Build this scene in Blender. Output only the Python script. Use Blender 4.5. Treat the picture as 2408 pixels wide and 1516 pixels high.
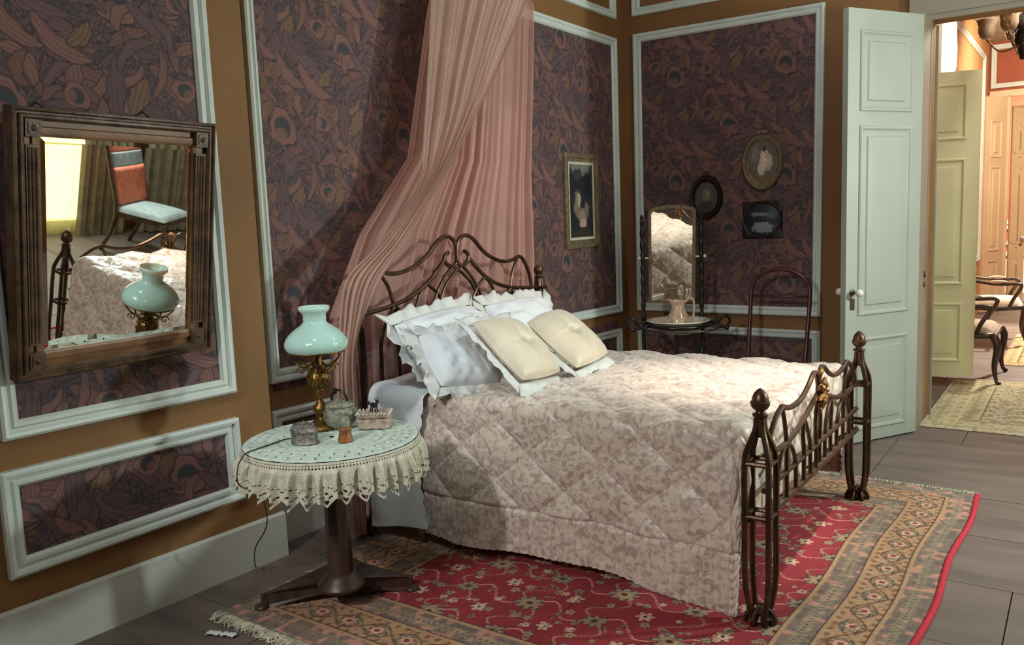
import bpy, math, random
import numpy as np
from math import sin, cos, pi, radians
for o in list(bpy.data.objects): bpy.data.objects.remove(o)
COL = bpy.context.scene.collection
random.seed(7); RNG = np.random.RandomState(11)
# ---------------------------------------------------------------- camera
W, H, F = 2408, 1516, 1960.0
HC = 1.55
def _R(yaw, pit, rol):
    f = np.array([-sin(yaw)*cos(pit), cos(yaw)*cos(pit), -sin(pit)])
    r = np.array([cos(yaw), sin(yaw), 0.]); u = np.cross(r, f)
    return np.array([r*cos(rol)+u*sin(rol), -r*sin(rol)+u*cos(rol), f])
M = _R(radians(34.85), radians(7.1), radians(-2.21))
CP = np.array([0., 0., HC])
cam_d = bpy.data.cameras.new('camera'); cam = bpy.data.objects.new('camera', cam_d); COL.objects.link(cam)
cam_d.sensor_width = 36; cam_d.lens = F/W*36; cam_d.clip_start = .05; cam_d.clip_end = 60
import mathutils
mw = mathutils.Matrix.Identity(4)
for i in range(3):
    mw[i][0] = M[0][i]; mw[i][1] = M[1][i]; mw[i][2] = -M[2][i]; mw[i][3] = CP[i]
cam.matrix_world = mw
bpy.context.scene.camera = cam
# ---------------------------------------------------------------- world, lights, exposure
sc = bpy.context.scene
sc.view_settings.view_transform = 'Standard'; sc.view_settings.look = 'None'
sc.view_settings.exposure = 0.0; sc.view_settings.gamma = 1.0; sc.view_settings.use_curve_mapping = False
wd = bpy.data.worlds.new('world'); sc.world = wd; wd.use_nodes = True
wd.node_tree.nodes['Background'].inputs[0].default_value = (.5, .52, .55, 1)
wd.node_tree.nodes['Background'].inputs[1].default_value = .3
def light(name, kind, loc, tgt, energy, col, size=.5, size_y=None, angle=60, blend=.5):
    d = bpy.data.lights.new(name, kind); d.energy = energy; d.color = col
    if kind == 'AREA':
        d.size = size
        if size_y: d.shape = 'RECTANGLE'; d.size_y = size_y
    elif kind == 'SPOT':
        d.spot_size = radians(angle); d.spot_blend = blend; d.shadow_soft_size = size
    else: d.shadow_soft_size = size
    o = bpy.data.objects.new(name, d); COL.objects.link(o); o.location = loc
    v = mathutils.Vector(tgt)-mathutils.Vector(loc)
    o.rotation_euler = v.to_track_quat('-Z', 'Y').to_euler()
    return o
light('bed_spot', 'SPOT', (-.35, 3.75, 3.4), (-1.32, 3.80, .72), 520, (1, .88, .78), .06, angle=31, blend=1.0)
light('window_light', 'AREA', (1.55, 5.1, 2.0), (-3.1, 1.9, .9), 125, (.88, 1, .95), .22)
light('front_spot', 'SPOT', (-1.78, -1.5, 3.1), (-1.75, 3.1, .35), 330, (1, .97, .95), .10, angle=42, blend=.6)
light('front_fill', 'AREA', (-1.2, -.9, 3.2), (-1.9, 3.4, .8), 18, (.98, .96, .95), 1.0)
light('pillow_spot', 'SPOT', (-1.2, 1.6, 3.3), (-2.5, 3.4, .85), 115, (.80, .93, 1), .10, angle=32, blend=.9)
light('canopy_spot', 'SPOT', (-1.7, 5.6, 3.3), (-2.95, 4.4, 1.6), 80, (1, .68, .56), .06, angle=34, blend=.8)
light('table_spot', 'SPOT', (-1.7, 1.3, 3.4), (-2.55, 2.25, .5), 55, (.82, 1, .95), .12, angle=50, blend=1.0)
light('corner_fill', 'AREA', (-.9, 4.2, 3.3), (-2.4, 6.4, 1.3), 11, (.92, .93, 1), .8)
light('door_fill', 'AREA', (.9, 4.2, 2.8), (-1.1, 6.0, 1.4), 15, (.95, .98, .93), .6)
light('second_room_lamp', 'POINT', (-.1, 7.4, 3.1), (0, 0, 0), 74, (1, .94, .80), .15)
light('third_room_lamp', 'AREA', (-.1, 11.0, 3.5), (-.6, 12.4, 1.4), 95, (1, .86, .66), .5)
light('third_room_spot', 'SPOT', (.5, 12.0, 3.4), (-.45, 10.3, 0), 1500, (1, .88, .72), .08, angle=62, blend=.5)
light('fourth_room_lamp', 'AREA', (-.6, 14.6, 3.0), (-.7, 15.9, 1.0), 260, (1, .84, .62), .6)

# ---------------------------------------------------------------- pixel -> world helpers (photo measurements)
def ray(u, v): return M.T @ np.array([(u-W/2)/F, -(v-H/2)/F, 1.])
def on(u, v, p0, n):
    d = ray(u, v); n = np.array(n, float); return CP+d*(n@(np.array(p0, float)-CP))/(n@d)
def on_x(u, v, x): return on(u, v, (x, 0, 0), (1, 0, 0))
def on_y(u, v, y): return on(u, v, (0, y, 0), (0, 1, 0))
def on_z(u, v, z=0): return on(u, v, (0, 0, z), (0, 0, 1))

# ---------------------------------------------------------------- object helpers
ORG = {}
def props(o, label=None, cat=None, group=None, kind=None):
    if label: o['label'] = label
    if cat: o['category'] = cat
    if group: o['group'] = group
    if kind: o['kind'] = kind
    return o
def thing(name, loc, label, cat, group=None):
    o = bpy.data.objects.new(name, None); COL.objects.link(o); o.location = loc; o.empty_display_size = .05
    ORG[o.name] = np.array(loc, float)
    return props(o, label, cat, group)
def setting(name, loc=(0, 0, 0)):
    o = bpy.data.objects.new(name, None); COL.objects.link(o); o.location = loc; ORG[o.name] = np.array(loc, float)
    o['kind'] = 'structure'; return o
class MB:
    """collects vertices (world metres) and faces, build() links ONE mesh object"""
    def __init__(s): s.v = []; s.f = []; s.n = 0; s.xf = None
    def add(s, V, Fc):
        V = np.asarray(V, float)
        if s.xf is not None: V = s.xf(V)
        s.v.append(V); s.f += [tuple(int(i)+s.n for i in f) for f in Fc]; s.n += len(V); return s
    def box(s, lo, hi):
        x0, y0, z0 = lo; x1, y1, z1 = hi
        return s.add([(x0,y0,z0),(x1,y0,z0),(x1,y1,z0),(x0,y1,z0),(x0,y0,z1),(x1,y0,z1),(x1,y1,z1),(x0,y1,z1)],
                     [(0,3,2,1),(4,5,6,7),(0,1,5,4),(1,2,6,5),(2,3,7,6),(3,0,4,7)])
    def obox(s, c, a, b, n, sa, sb, sn):
        c, a, b, n = [np.array(q, float) for q in (c, a, b, n)]
        V = [c+a*sa*i/2+b*sb*j/2+n*sn*k/2 for k in (-1, 1) for i, j in ((-1,-1),(1,-1),(1,1),(-1,1))]
        return s.add(V, [(0,3,2,1),(4,5,6,7),(0,1,5,4),(1,2,6,5),(2,3,7,6),(3,0,4,7)])
    def tube(s, P, r, k=8, closed=False, flat=None):
        P = np.array(P, float); n = len(P); r = np.full(n, r) if np.isscalar(r) else np.array(r, float)
        T = np.gradient(P, axis=0) if not closed else np.roll(P, -1, 0)-np.roll(P, 1, 0)
        T /= np.linalg.norm(T, axis=1)[:, None]+1e-12
        a = np.array([0, 0, 1.]) if abs(T[0][2]) < .9 else np.array([1., 0, 0])
        N = np.cross(T[0], a); N /= np.linalg.norm(N); V = []
        for i in range(n):
            N = N-T[i]*(N@T[i]); N /= np.linalg.norm(N)+1e-12; B = np.cross(T[i], N)
            for j in range(k):
                t = 2*pi*j/k; V.append(P[i]+r[i]*(cos(t)*N+sin(t)*B))
        Fc = []
        m = n if closed else n-1
        for i in range(m):
            for j in range(k):
                a0 = i*k+j; a1 = i*k+(j+1) % k; b0 = ((i+1) % n)*k+j; b1 = ((i+1) % n)*k+(j+1) % k
                Fc.append((a0, a1, b1, b0))
        if not closed: Fc += [tuple(range(k))[::-1], tuple((n-1)*k+j for j in range(k))]
        return s.add(V, Fc)
    def lathe(s, prof, c, k=32, axis=None, sx=1, sy=1):
        """prof [(r,z)], centre c, optional frame axis=(a,b,n)"""
        c = np.array(c, float)
        a, b, n = [np.array(q, float) for q in (axis or ((1,0,0),(0,1,0),(0,0,1)))]
        V = []
        for r, z in prof:
            for j in range(k):
                t = 2*pi*j/k; V.append(c+a*r*sx*cos(t)+b*r*sy*sin(t)+n*z)
        Fc = [(i*k+j, i*k+(j+1) % k, (i+1)*k+(j+1) % k, (i+1)*k+j) for i in range(len(prof)-1) for j in range(k)]
        Fc += [tuple(range(k))[::-1], tuple((len(prof)-1)*k+j for j in range(k))]
        return s.add(V, Fc)
    def ball(s, c, r, k=16, axis=None):
        r = np.array(r if not np.isscalar(r) else (r, r, r), float)
        pr = [(max(sin(pi*i/10), .01), -cos(pi*i/10)) for i in range(11)]
        ax = axis or ((1,0,0),(0,1,0),(0,0,1))
        ax = tuple(np.array(q, float) for q in ax)
        return s.lathe(pr, c, k, (ax[0]*r[0], ax[1]*r[1], ax[2]*r[2]))
    def grid(s, P, flip=False, wrap=False, mask=None):
        P = np.asarray(P, float); n, m = P.shape[:2]; Fc = []
        mm = m if wrap else m-1
        for i in range(n-1):
            for j in range(mm):
                if mask is not None and not mask[i, j]: continue
                j2 = (j+1) % m
                q = (i*m+j, i*m+j2, (i+1)*m+j2, (i+1)*m+j); Fc.append(q[::-1] if flip else q)
        return s.add(P.reshape(-1, 3), Fc)
    def frame(s, c, a, b, n, w, h, prof, arch=0):
        """mitred rectangular frame round w x h: prof [(outward offset, height along n)]"""
        c, a, b, n = [np.array(q, float) for q in (c, a, b, n)]; V = []
        for o, z in prof:
            for i, j in ((-1,-1),(1,-1),(1,1),(-1,1)): V.append(c+a*i*(w/2+o)+b*j*(h/2+o)+n*z)
        k = len(prof)
        return s.add(V, [(p*4+q, p*4+(q+1) % 4, (p+1) % k*4+(q+1) % 4, (p+1) % k*4+q) for p in range(k) for q in range(4)])
    def prism(s, poly, c, a, b, n, t):
        c, a, b, n = [np.array(q, float) for q in (c, a, b, n)]; k = len(poly)
        V = [c+a*x+b*y for x, y in poly]+[c+a*x+b*y+n*t for x, y in poly]
        return s.add(V, [tuple(range(k))[::-1], tuple(range(k, 2*k))]+[(i, (i+1) % k, k+(i+1) % k, k+i) for i in range(k)])
    def build(s, name, mat, parent=None, smooth=False, kind=None, label=None, bevel=0):
        V = np.concatenate(s.v) if s.v else np.zeros((0, 3))
        if parent is not None: V = V-ORG[parent.name]
        me = bpy.data.meshes.new(name); me.from_pydata(V.tolist(), [], s.f); me.materials.append(mat)
        if smooth: me.polygons.foreach_set('use_smooth', [True]*len(me.polygons))
        o = bpy.data.objects.new(name, me); COL.objects.link(o)
        if parent is not None: o.parent = parent; ORG[o.name] = ORG[parent.name]
        else: ORG[o.name] = np.zeros(3)
        if kind: o['kind'] = kind
        if label: o['label'] = label
        if smooth == 'auto':
            me.set_sharp_from_angle(angle=radians(38))
        if bevel:
            b = o.modifiers.new('bevel', 'BEVEL'); b.width = bevel; b.segments = 2; b.limit_method = 'ANGLE'
        return o
def grid_obj(name, P, mat, parent=None, colors=None, uv=None, smooth=True, kind=None, label=None, solid=0):
    n, m = P.shape[:2]; V = P.reshape(-1, 3).astype(np.float64)
    if parent is not None: V = V-ORG[parent.name]
    me = bpy.data.meshes.new(name)
    i, j = np.meshgrid(np.arange(n-1), np.arange(m-1), indexing='ij')
    q = np.stack([i*m+j, i*m+j+1, (i+1)*m+j+1, (i+1)*m+j], -1).reshape(-1).astype(np.int32)
    nf = (n-1)*(m-1)
    me.vertices.add(n*m); me.vertices.foreach_set('co', V.astype(np.float32).ravel())
    me.loops.add(nf*4); me.loops.foreach_set('vertex_index', q)
    me.polygons.add(nf); me.polygons.foreach_set('loop_start', np.arange(0, nf*4, 4, dtype=np.int32))
    me.update(calc_edges=True)
    if smooth: me.polygons.foreach_set('use_smooth', np.ones(nf, bool))
    me.materials.append(mat)
    if colors is not None:
        ca = me.color_attributes.new('pattern', 'FLOAT_COLOR', 'POINT')
        c4 = np.ones((n*m, 4), np.float32); c4[:, :3] = colors.reshape(-1, 3); ca.data.foreach_set('color', c4.ravel())
    if uv is not None:
        l = me.uv_layers.new(name='UVMap'); l.data.foreach_set('uv', uv.reshape(-1, 2)[q].astype(np.float32).ravel())
    me.validate()
    o = bpy.data.objects.new(name, me); COL.objects.link(o)
    if parent is not None: o.parent = parent; ORG[o.name] = ORG[parent.name]
    else: ORG[o.name] = np.zeros(3)
    if solid:
        sm = o.modifiers.new('thickness', 'SOLIDIFY'); sm.thickness = solid; sm.offset = 0
    if kind: o['kind'] = kind
    if label: o['label'] = label
    return o
def spline(P, n=8):
    P = np.array(P, float); Q = np.vstack([2*P[0]-P[1], P, 2*P[-1]-P[-2]]); out = []
    for i in range(1, len(Q)-2):
        for t in np.arange(n)/n:
            a, b, c, d = Q[i-1:i+3]
            out.append(.5*((2*b)+(-a+c)*t+(2*a-5*b+4*c-d)*t*t+(-a+3*b-3*c+d)*t**3))
    out.append(P[-1]); return np.array(out)
def copy_thing(root, loc, rotz, label, group=None):
    r = root.copy(); COL.objects.link(r); r.location = loc; r.rotation_euler = (0, 0, rotz); r['label'] = label
    if group: r['group'] = group
    def rec(src, dst):
        for ch in list(src.children):
            c = ch.copy(); COL.objects.link(c); c.parent = dst; rec(ch, c)
    rec(root, r); return r

# ---------------------------------------------------------------- materials
def lin(c):
    c = np.array(c, float)/255.; return np.where(c <= .04045, c/12.92, ((c+.055)/1.055)**2.4)
def L4(c): return (*[float(x) for x in lin(c)], 1)
def mat(name, c, rough=.5, metal=0, vary=.18, vs=6., bump=0, bs=80., coord='Object', c2=None, detail=4, stretch=(1, 1, 1), **kw):
    m = bpy.data.materials.new(name); m.use_nodes = True; nt = m.node_tree; N = nt.nodes; K = nt.links
    b = N['Principled BSDF']; b.inputs['Roughness'].default_value = rough; b.inputs['Metallic'].default_value = metal
    for k, v in kw.items(): b.inputs[k.replace('_', ' ')].default_value = v
    tc = N.new('ShaderNodeTexCoord'); mp = N.new('ShaderNodeMapping'); mp.inputs['Scale'].default_value = stretch
    K.new(tc.outputs[coord], mp.inputs[0])
    nz = N.new('ShaderNodeTexNoise'); nz.inputs['Scale'].default_value = vs; nz.inputs['Detail'].default_value = detail
    K.new(mp.outputs[0], nz.inputs['Vector'])
    cr = N.new('ShaderNodeValToRGB'); a = np.array(c, float); b2 = np.array(c2, float) if c2 is not None else a*(1-vary)
    cr.color_ramp.elements[0].position = .32; cr.color_ramp.elements[1].position = .68
    cr.color_ramp.elements[0].color = L4(np.clip(b2, 0, 255)); cr.color_ramp.elements[1].color = L4(a)
    K.new(nz.outputs[0], cr.inputs[0]); K.new(cr.outputs[0], b.inputs['Base Color'])
    if bump:
        n2 = N.new('ShaderNodeTexNoise'); n2.inputs['Scale'].default_value = bs; n2.inputs['Detail'].default_value = 3
        K.new(mp.outputs[0], n2.inputs['Vector'])
        bp = N.new('ShaderNodeBump'); bp.inputs['Strength'].default_value = bump; bp.inputs['Distance'].default_value = .01
        K.new(n2.outputs[0], bp.inputs['Height']); K.new(bp.outputs[0], b.inputs['Normal'])
    return m
def mat_attr(name, rough=.8, bump=.2, bs=400, fine=.12, fs=300, **kw):
    m = bpy.data.materials.new(name); m.use_nodes = True; nt = m.node_tree; N = nt.nodes; K = nt.links
    b = N['Principled BSDF']; b.inputs['Roughness'].default_value = rough
    for k, v in kw.items(): b.inputs[k.replace('_', ' ')].default_value = v
    at = N.new('ShaderNodeVertexColor'); at.layer_name = 'pattern'
    tc = N.new('ShaderNodeTexCoord'); nz = N.new('ShaderNodeTexNoise'); nz.inputs['Scale'].default_value = fs
    K.new(tc.outputs['Object'], nz.inputs['Vector'])
    mr = N.new('ShaderNodeMapRange'); mr.inputs['To Min'].default_value = 1-fine*2; mr.inputs['To Max'].default_value = 1+fine*2
    K.new(nz.outputs[0], mr.inputs['Value'])
    mx = N.new('ShaderNodeVectorMath'); mx.operation = 'SCALE'
    K.new(at.outputs[0], mx.inputs[0]); K.new(mr.outputs[0], mx.inputs['Scale']); K.new(mx.outputs[0], b.inputs['Base Color'])
    bp = N.new('ShaderNodeBump'); bp.inputs['Strength'].default_value = bump; bp.inputs['Distance'].default_value = .004
    K.new(nz.outputs[0], bp.inputs['Height']); K.new(bp.outputs[0], b.inputs['Normal'])
    return m
def mat_glow(name, c, strength):
    m = bpy.data.materials.new(name); m.use_nodes = True; b = m.node_tree.nodes['Principled BSDF']
    b.inputs['Base Color'].default_value = L4(c); b.inputs['Emission Color'].default_value = L4(c)
    b.inputs['Emission Strength'].default_value = strength; return m
def mat_sheer(name, c, trans=.3, vs=120):
    m = bpy.data.materials.new(name); m.use_nodes = True; nt = m.node_tree; N = nt.nodes; K = nt.links
    N.remove(N['Principled BSDF']); out = N['Material Output']
    tc = N.new('ShaderNodeTexCoord'); nz = N.new('ShaderNodeTexNoise'); nz.inputs['Scale'].default_value = 5
    K.new(tc.outputs['Object'], nz.inputs['Vector'])
    cr = N.new('ShaderNodeValToRGB'); cr.color_ramp.elements[0].color = L4(np.array(c)*.9); cr.color_ramp.elements[1].color = L4(c)
    K.new(nz.outputs[0], cr.inputs[0])
    d = N.new('ShaderNodeBsdfDiffuse'); t = N.new('ShaderNodeBsdfTranslucent'); tr = N.new('ShaderNodeBsdfTransparent')
    K.new(cr.outputs[0], d.inputs[0]); K.new(cr.outputs[0], t.inputs[0])
    m1 = N.new('ShaderNodeMixShader'); m1.inputs[0].default_value = .4; K.new(d.outputs[0], m1.inputs[1]); K.new(t.outputs[0], m1.inputs[2])
    m2 = N.new('ShaderNodeMixShader'); m2.inputs[0].default_value = trans; K.new(m1.outputs[0], m2.inputs[1]); K.new(tr.outputs[0], m2.inputs[2])
    K.new(m2.outputs[0], out.inputs['Surface']); return m
MT = dict(
 ochre=mat('ochre_paint', (140,100,56), .7, vary=.1, vs=2, bump=.05, bs=300),
 white=mat('white_moulding_paint', (218,228,222), .42, vary=.06, vs=4, bump=.05, bs=150),
 base=mat('baseboard_paint', (198,200,190), .5, vary=.07, vs=3, bump=.05, bs=200),
 door=mat('door_paint_grey_green', (163,168,158), .45, vary=.05, vs=2),
 door2=mat('door_paint_yellow_green', (232,230,184), .45, vary=.05, vs=2),
 cream=mat('door_paint_cream', (226,204,164), .45, vary=.05, vs=2),
 jamb=mat('jamb_paint', (148,140,122), .55, vary=.08, vs=3),
 orange=mat('orange_wall_paint', (168,88,58), .7, vary=.08, vs=2),
 peach=mat('peach_wall_paint', (206,152,100), .7, vary=.08, vs=2),
 ceil=mat('ceiling_plaster', (190,184,172), .8, vary=.05),
 tile=mat('floor_slab', (118,104,97), .62, vary=.22, vs=3.2, bump=.15, bs=60, coord='Object', stretch=(.5, 2.5, 1), detail=8),
 grout=mat('floor_joint', (52,44,40), .8),
 walnut=mat('dark_walnut', (78,58,48), .4, vary=.4, vs=7, bump=.08, bs=60, stretch=(4, 4, .6)),
 frame=mat('aged_bronze_wood', (112,84,62), .42, vary=.45, vs=16, bump=.2, bs=90),
 veneer=mat('burl_veneer', (146,100,60), .4, vary=.35, vs=9, bump=.05),
 mirror=mat('mirror_silver', (236,236,228), .015, 1, vary=.01),
 iron=mat('bronzed_iron', (98,74,58), .36, .75, vary=.35, vs=14, bump=.1, bs=120),
 gilt=mat('worn_gilt_metal', (176,132,82), .35, .8, vary=.4, vs=30, bump=.2, bs=120),
 brass=mat('aged_brass', (150,118,62), .3, .9, vary=.5, vs=35, bump=.3, bs=150),
 opal=mat('opal_glass', (198,230,218), .08, vary=.03, Coat_Weight=.6, Subsurface_Weight=.35),
 pewter=mat('pewter', (168,160,156), .38, .5, vary=.5, vs=60, bump=.6, bs=160),
 amber=mat('amber_glass', (168,104,58), .15, vary=.4, vs=40, bump=.4, bs=120),
 glass=mat('cut_glass', (196,196,176), .12, .1, vary=.4, vs=40, bump=.7, bs=90, Transmission_Weight=.35),
 boxm=mat('embroidered_box', (206,190,172), .6, c2=(140,118,104), vs=45, bump=.5, bs=140),
 cable=mat('dark_cable', (34,32,30), .5),
 lace=mat('mint_white_lace', (216,234,222), .8, vary=.12, vs=40, bump=.5, bs=300),
 lace2=mat('ecru_lace', (228,226,204), .85, vary=.14, vs=40, bump=.6, bs=300),
 linen=mat('white_linen', (226,232,236), .8, vary=.05, vs=5, bump=.25, bs=18),
 cotton=mat('white_cotton', (214,216,212), .8, vary=.08, vs=12, bump=.35, bs=30),
 satin=mat('cream_satin', (220,208,182), .45, vary=.08, vs=5, bump=.15, bs=12, Sheen_Weight=.4),
 tulle=mat_sheer('pink_tulle', (236,190,178), .2),
 tulle2=mat_sheer('pink_tulle_front', (232,200,186), .28),
 black=mat('black_lacquer', (38,28,26), .3, vary=.3, vs=20, bump=.15, bs=60),
 bent=mat('red_brown_bentwood', (96,52,44), .3, vary=.3, vs=12),
 porcelain=mat('white_porcelain', (228,224,208), .12, vary=.04, Coat_Weight=.5),
 ewer=mat('painted_porcelain', (226,212,184), .14, c2=(196,158,128), vs=28, Coat_Weight=.5),
 olive=mat('olive_gilt_frame', (142,124,94), .5, .2, vary=.3, vs=30, bump=.4, bs=120),
 mat_w=mat('pale_mount', (206,200,180), .8, vary=.05),
 upl=mat('pale_upholstery', (206,186,166), .8, vary=.1, vs=14),
 coral=mat('coral_upholstery', (234,134,106), .7, vary=.2, vs=12, bump=.3, bs=20),
 slate=mat('grey_blue_upholstery', (150,164,168), .7, vary=.12, vs=20, bump=.3, bs=20),
 knob=mat('porcelain_knob', (236,236,230), .12, Coat_Weight=.5),
 steel=mat('tarnished_plate', (104,96,84), .4, .7, vary=.3, vs=30),
 drape=mat('gold_grey_drape', (182,174,146), .7, vary=.2, vs=8, bump=.1),
 mattress=mat('mattress_ticking', (196,190,180), .8),
 paper=mat('white_paper', (224,226,224), .7, vary=.05),
 fringe=mat('wool_fringe', (208,202,176), .9, vary=.3, vs=30),
 smoke=mat('smoked_glass', (214,184,156), .06, .35, Transmission_Weight=.3, Coat_Weight=1.),
)
GLOW = mat_glow('tube_lamp_glow', (255,240,205), 9)
WINDOW = mat_glow('daylit_window_glass', (255,250,196), 3.2)
WP = mat_attr('wallpaper_print', .75, .15, 300, .10, 260)
RUGM = mat_attr('rug_wool', .95, .5, 500, .22, 420)

# ---------------------------------------------------------------- pattern maths
def hash2(a, b, s=0):
    return np.modf(np.abs(np.sin(a*127.1+b*311.7+s*74.7)*43758.5453))[0]
def vor(u, v, cell, pu, pv, seed=0):
    """periodic voronoi: returns F1, F2-F1, cell id"""
    nu, nv = max(1, round(pu/cell)), max(1, round(pv/cell)); U = u/pu*nu; V = v/pv*nv
    iu, iv = np.floor(U), np.floor(V); f1 = np.full(u.shape, 9.); f2 = f1.copy(); idn = np.zeros(u.shape)
    for du in (-1, 0, 1):
        for dv in (-1, 0, 1):
            a, b = (iu+du) % nu, (iv+dv) % nv
            d = np.hypot(U-(iu+du+hash2(a, b, seed)), V-(iv+dv+hash2(a, b, seed+1)))
            h = hash2(a, b, seed+2); n = d < f1
            f2 = np.where(n, f1, np.minimum(f2, d)); idn = np.where(n, h, idn); f1 = np.where(n, d, f1)
    return f1, f2-f1, idn
def vnoise(u, v, nu, nv, pu, pv, seed=0):
    U = u/pu*nu; V = v/pv*nv; iu, iv = np.floor(U), np.floor(V); fu, fv = U-iu, V-iv
    fu = fu*fu*(3-2*fu); fv = fv*fv*(3-2*fv); h = lambda a, b: hash2(a % nu, b % nv, seed)
    return (h(iu, iv)*(1-fu)+h(iu+1, iv)*fu)*(1-fv)+(h(iu, iv+1)*(1-fu)+h(iu+1, iv+1)*fu)*fv
def mixc(c, d, t): return c*(1-t[..., None])+np.array(d)*t[..., None]
def sstep(a, b, x): t = np.clip((x-a)/(b-a), 0, 1); return t*t*(3-2*t)

PU, PV = .88, .82
def make_wallpaper_tile():
    n, m = 440, 410; R = np.random.RandomState(5)
    u, v = np.meshgrid((np.arange(n)+.5)/n*PU, (np.arange(m)+.5)/m*PV, indexing='ij')
    TER, MAU, DRK, BLU, YEL = lin((132,95,88)), lin((105,81,84)), lin((60,48,54)), lin((66,70,76)), lin((128,98,78))
    w2 = .02*(vnoise(u, v, 14, 13, PU, PV, 9)-.5)
    p1, pe, pid = vor(u+w2, v-w2, .024, PU, PV, 13)
    col = np.zeros(u.shape+(3,))+MAU*.92; col = mixc(col, BLU, (pid > .62)*.6); col = mixc(col, TER, (pid < .22)*.5); col = mixc(col, DRK*.85, sstep(.26, .10, pe)*.8)
    su, sv = PU/n, PV/m
    def stamp(cu, cv, r):
        i0, i1 = int(math.floor((cu-r)/su)), int(math.ceil((cu+r)/su)); j0, j1 = int(math.floor((cv-r)/sv)), int(math.ceil((cv+r)/sv))
        I, J = np.meshgrid(np.arange(i0, i1), np.arange(j0, j1), indexing='ij')
        return I, J, (I+.5)*su-cu, (J+.5)*sv-cv
    swirls = []
    def ang(a, b):
        d = 2*pi*(1.1*math.sin(2*pi*a/PU+1)*math.cos(2*pi*b/PV)+.7*math.sin(4*pi*b/PV+2*pi*a/PU))*.28+.6
        return d
    def leaf_(cu, cv, th0, L, w, curl, c):
        K = 34; p = np.zeros((K, 2)); a = th0
        for k in range(1, K): p[k] = p[k-1]+np.array([cos(a), sin(a)])*L/K; a += curl/K
        p -= p.mean(0); r = L*.62+w; I, J, X, Y = stamp(cu, cv, r)
        D = np.hypot(X[..., None]-p[:, 0], Y[..., None]-p[:, 1]); k = D.argmin(-1); d = D.min(-1); t = k/(K-1)
        tx = np.gradient(p[:, 0])[k]; ty = np.gradient(p[:, 1])[k]; side = np.sign((X-p[k, 0])*ty-(Y-p[k, 1])*tx); sd = side*d
        wl = w*(np.sin(pi*np.clip(t*.9+.08, 0, 1))**.7)*(1+.10*np.sin(t*17+side))
        jj = (I % n, J % m); cc = col[jj]
        cc = mixc(cc, DRK*.85, sstep(wl+.0045, wl+.0015, d)); cc = mixc(cc, c, sstep(wl, wl-.003, d))
        st = .5+.5*np.sin(sd/w*11+t*5); cc = mixc(cc, DRK, sstep(.70, .98, st)*.5*(d < wl-.001))
        col[jj] = cc
    for k in (0, 1):
        bu, bv = k*PU/2, k*PV/2; R = np.random.RandomState(42)
        for q in range(58):
            a, b = R.rand()*PU/1.0, R.rand()*PV/2; a2 = a+bu; b2 = b+bv
            c = (TER, TER*.9, MAU, MAU*1.05, YEL*.9, MAU*.9, TER*.8)[R.randint(7)]
            leaf_(a2, b2, ang(a, b)+R.randn()*.35, .11+.17*R.rand()**1.5, .013+.027*R.rand(), R.randn()*1.3, c)
        def comma(du, dv, r, rot, ring=TER, dark=BLU*.8, mirror=1):
            I, J, X, Y = stamp(bu+du, bv+dv, r*1.9); X = X*mirror; xr = X*cos(rot)+Y*sin(rot); yr = -X*sin(rot)+Y*cos(rot)
            jj = (I % n, J % m); cc = col[jj]; phi = np.arctan2(yr, xr); wob = r*.10*np.sin(phi*3+1)+r*.05*np.sin(phi*7)
            dd = np.hypot(xr, yr/1.22)+wob
            cc = mixc(cc, DRK*.8, sstep(r*1.10, r*1.03, dd)); cc = mixc(cc, ring, sstep(r*1.02, r*.97, dd))
            cc = mixc(cc, DRK, sstep(.8, 1., .5+.5*np.sin(dd/r*19))*.30*(dd < r))
            d1 = np.hypot(xr-.02*r, yr/1.15)/r; d2 = np.hypot(xr+.34*r, (yr+.42*r)/1.05)/r
            msk = sstep(.64, .58, d1)*sstep(.50, .58, d2)
            cc = mixc(cc, DRK*.7, sstep(.68, .64, d1)*.7); cc = mixc(cc, dark, msk); cc = mixc(cc, ring*.82, sstep(.52, .47, d2)*sstep(.68, .62, d1))
            pb = (np.sin(I*.9)*np.sin(J*1.1) > .35)*sstep(.45, .40, d2)*(d1 < .6); cc = mixc(cc, DRK, pb*.4)
            col[jj] = cc
        comma(0, 0, .074, .4); comma(-.17, .10, .045, 1.5); comma(.26, .04, .042, 2.4, mirror=-1); comma(.03, -.17, .046, 3.3, ring=MAU, dark=MAU*1.1); comma(-.03, .27, .036, 5.0, ring=YEL*.95, dark=TER*.8)
    return np.clip(col, 0, 1)
TILE = make_wallpaper_tile()
def sample_tile(u, v):
    n, m = TILE.shape[:2]; U = (u/PU*n) % n; V = (v/PV*m) % m
    i, j = np.floor(U).astype(int) % n, np.floor(V).astype(int) % m; fu, fv = (U % 1)[..., None], (V % 1)[..., None]
    i2, j2 = (i+1) % n, (j+1) % m
    return (TILE[i, j]*(1-fu)+TILE[i2, j]*fu)*(1-fv)+(TILE[i, j2]*(1-fu)+TILE[i2, j2]*fu)*fv
def wallpaper(parent, c0, a, w, z0, z1, n, res, ou=0, ov=0):
    """c0: floor point of lower-left corner, a: along-wall dir, n outward"""
    nu, nv = int(w/res)+2, int((z1-z0)/res)+2
    s, z = np.meshgrid(np.linspace(0, w, nu), np.linspace(z0, z1, nv), indexing='ij')
    P = np.array(c0, float)+s[..., None]*np.array(a, float)+np.array(n, float)*.004
    P[..., 2] = z
    return grid_obj('wallpaper', P, WP, parent, colors=sample_tile(s+ou, z+ov), smooth=False)

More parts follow.
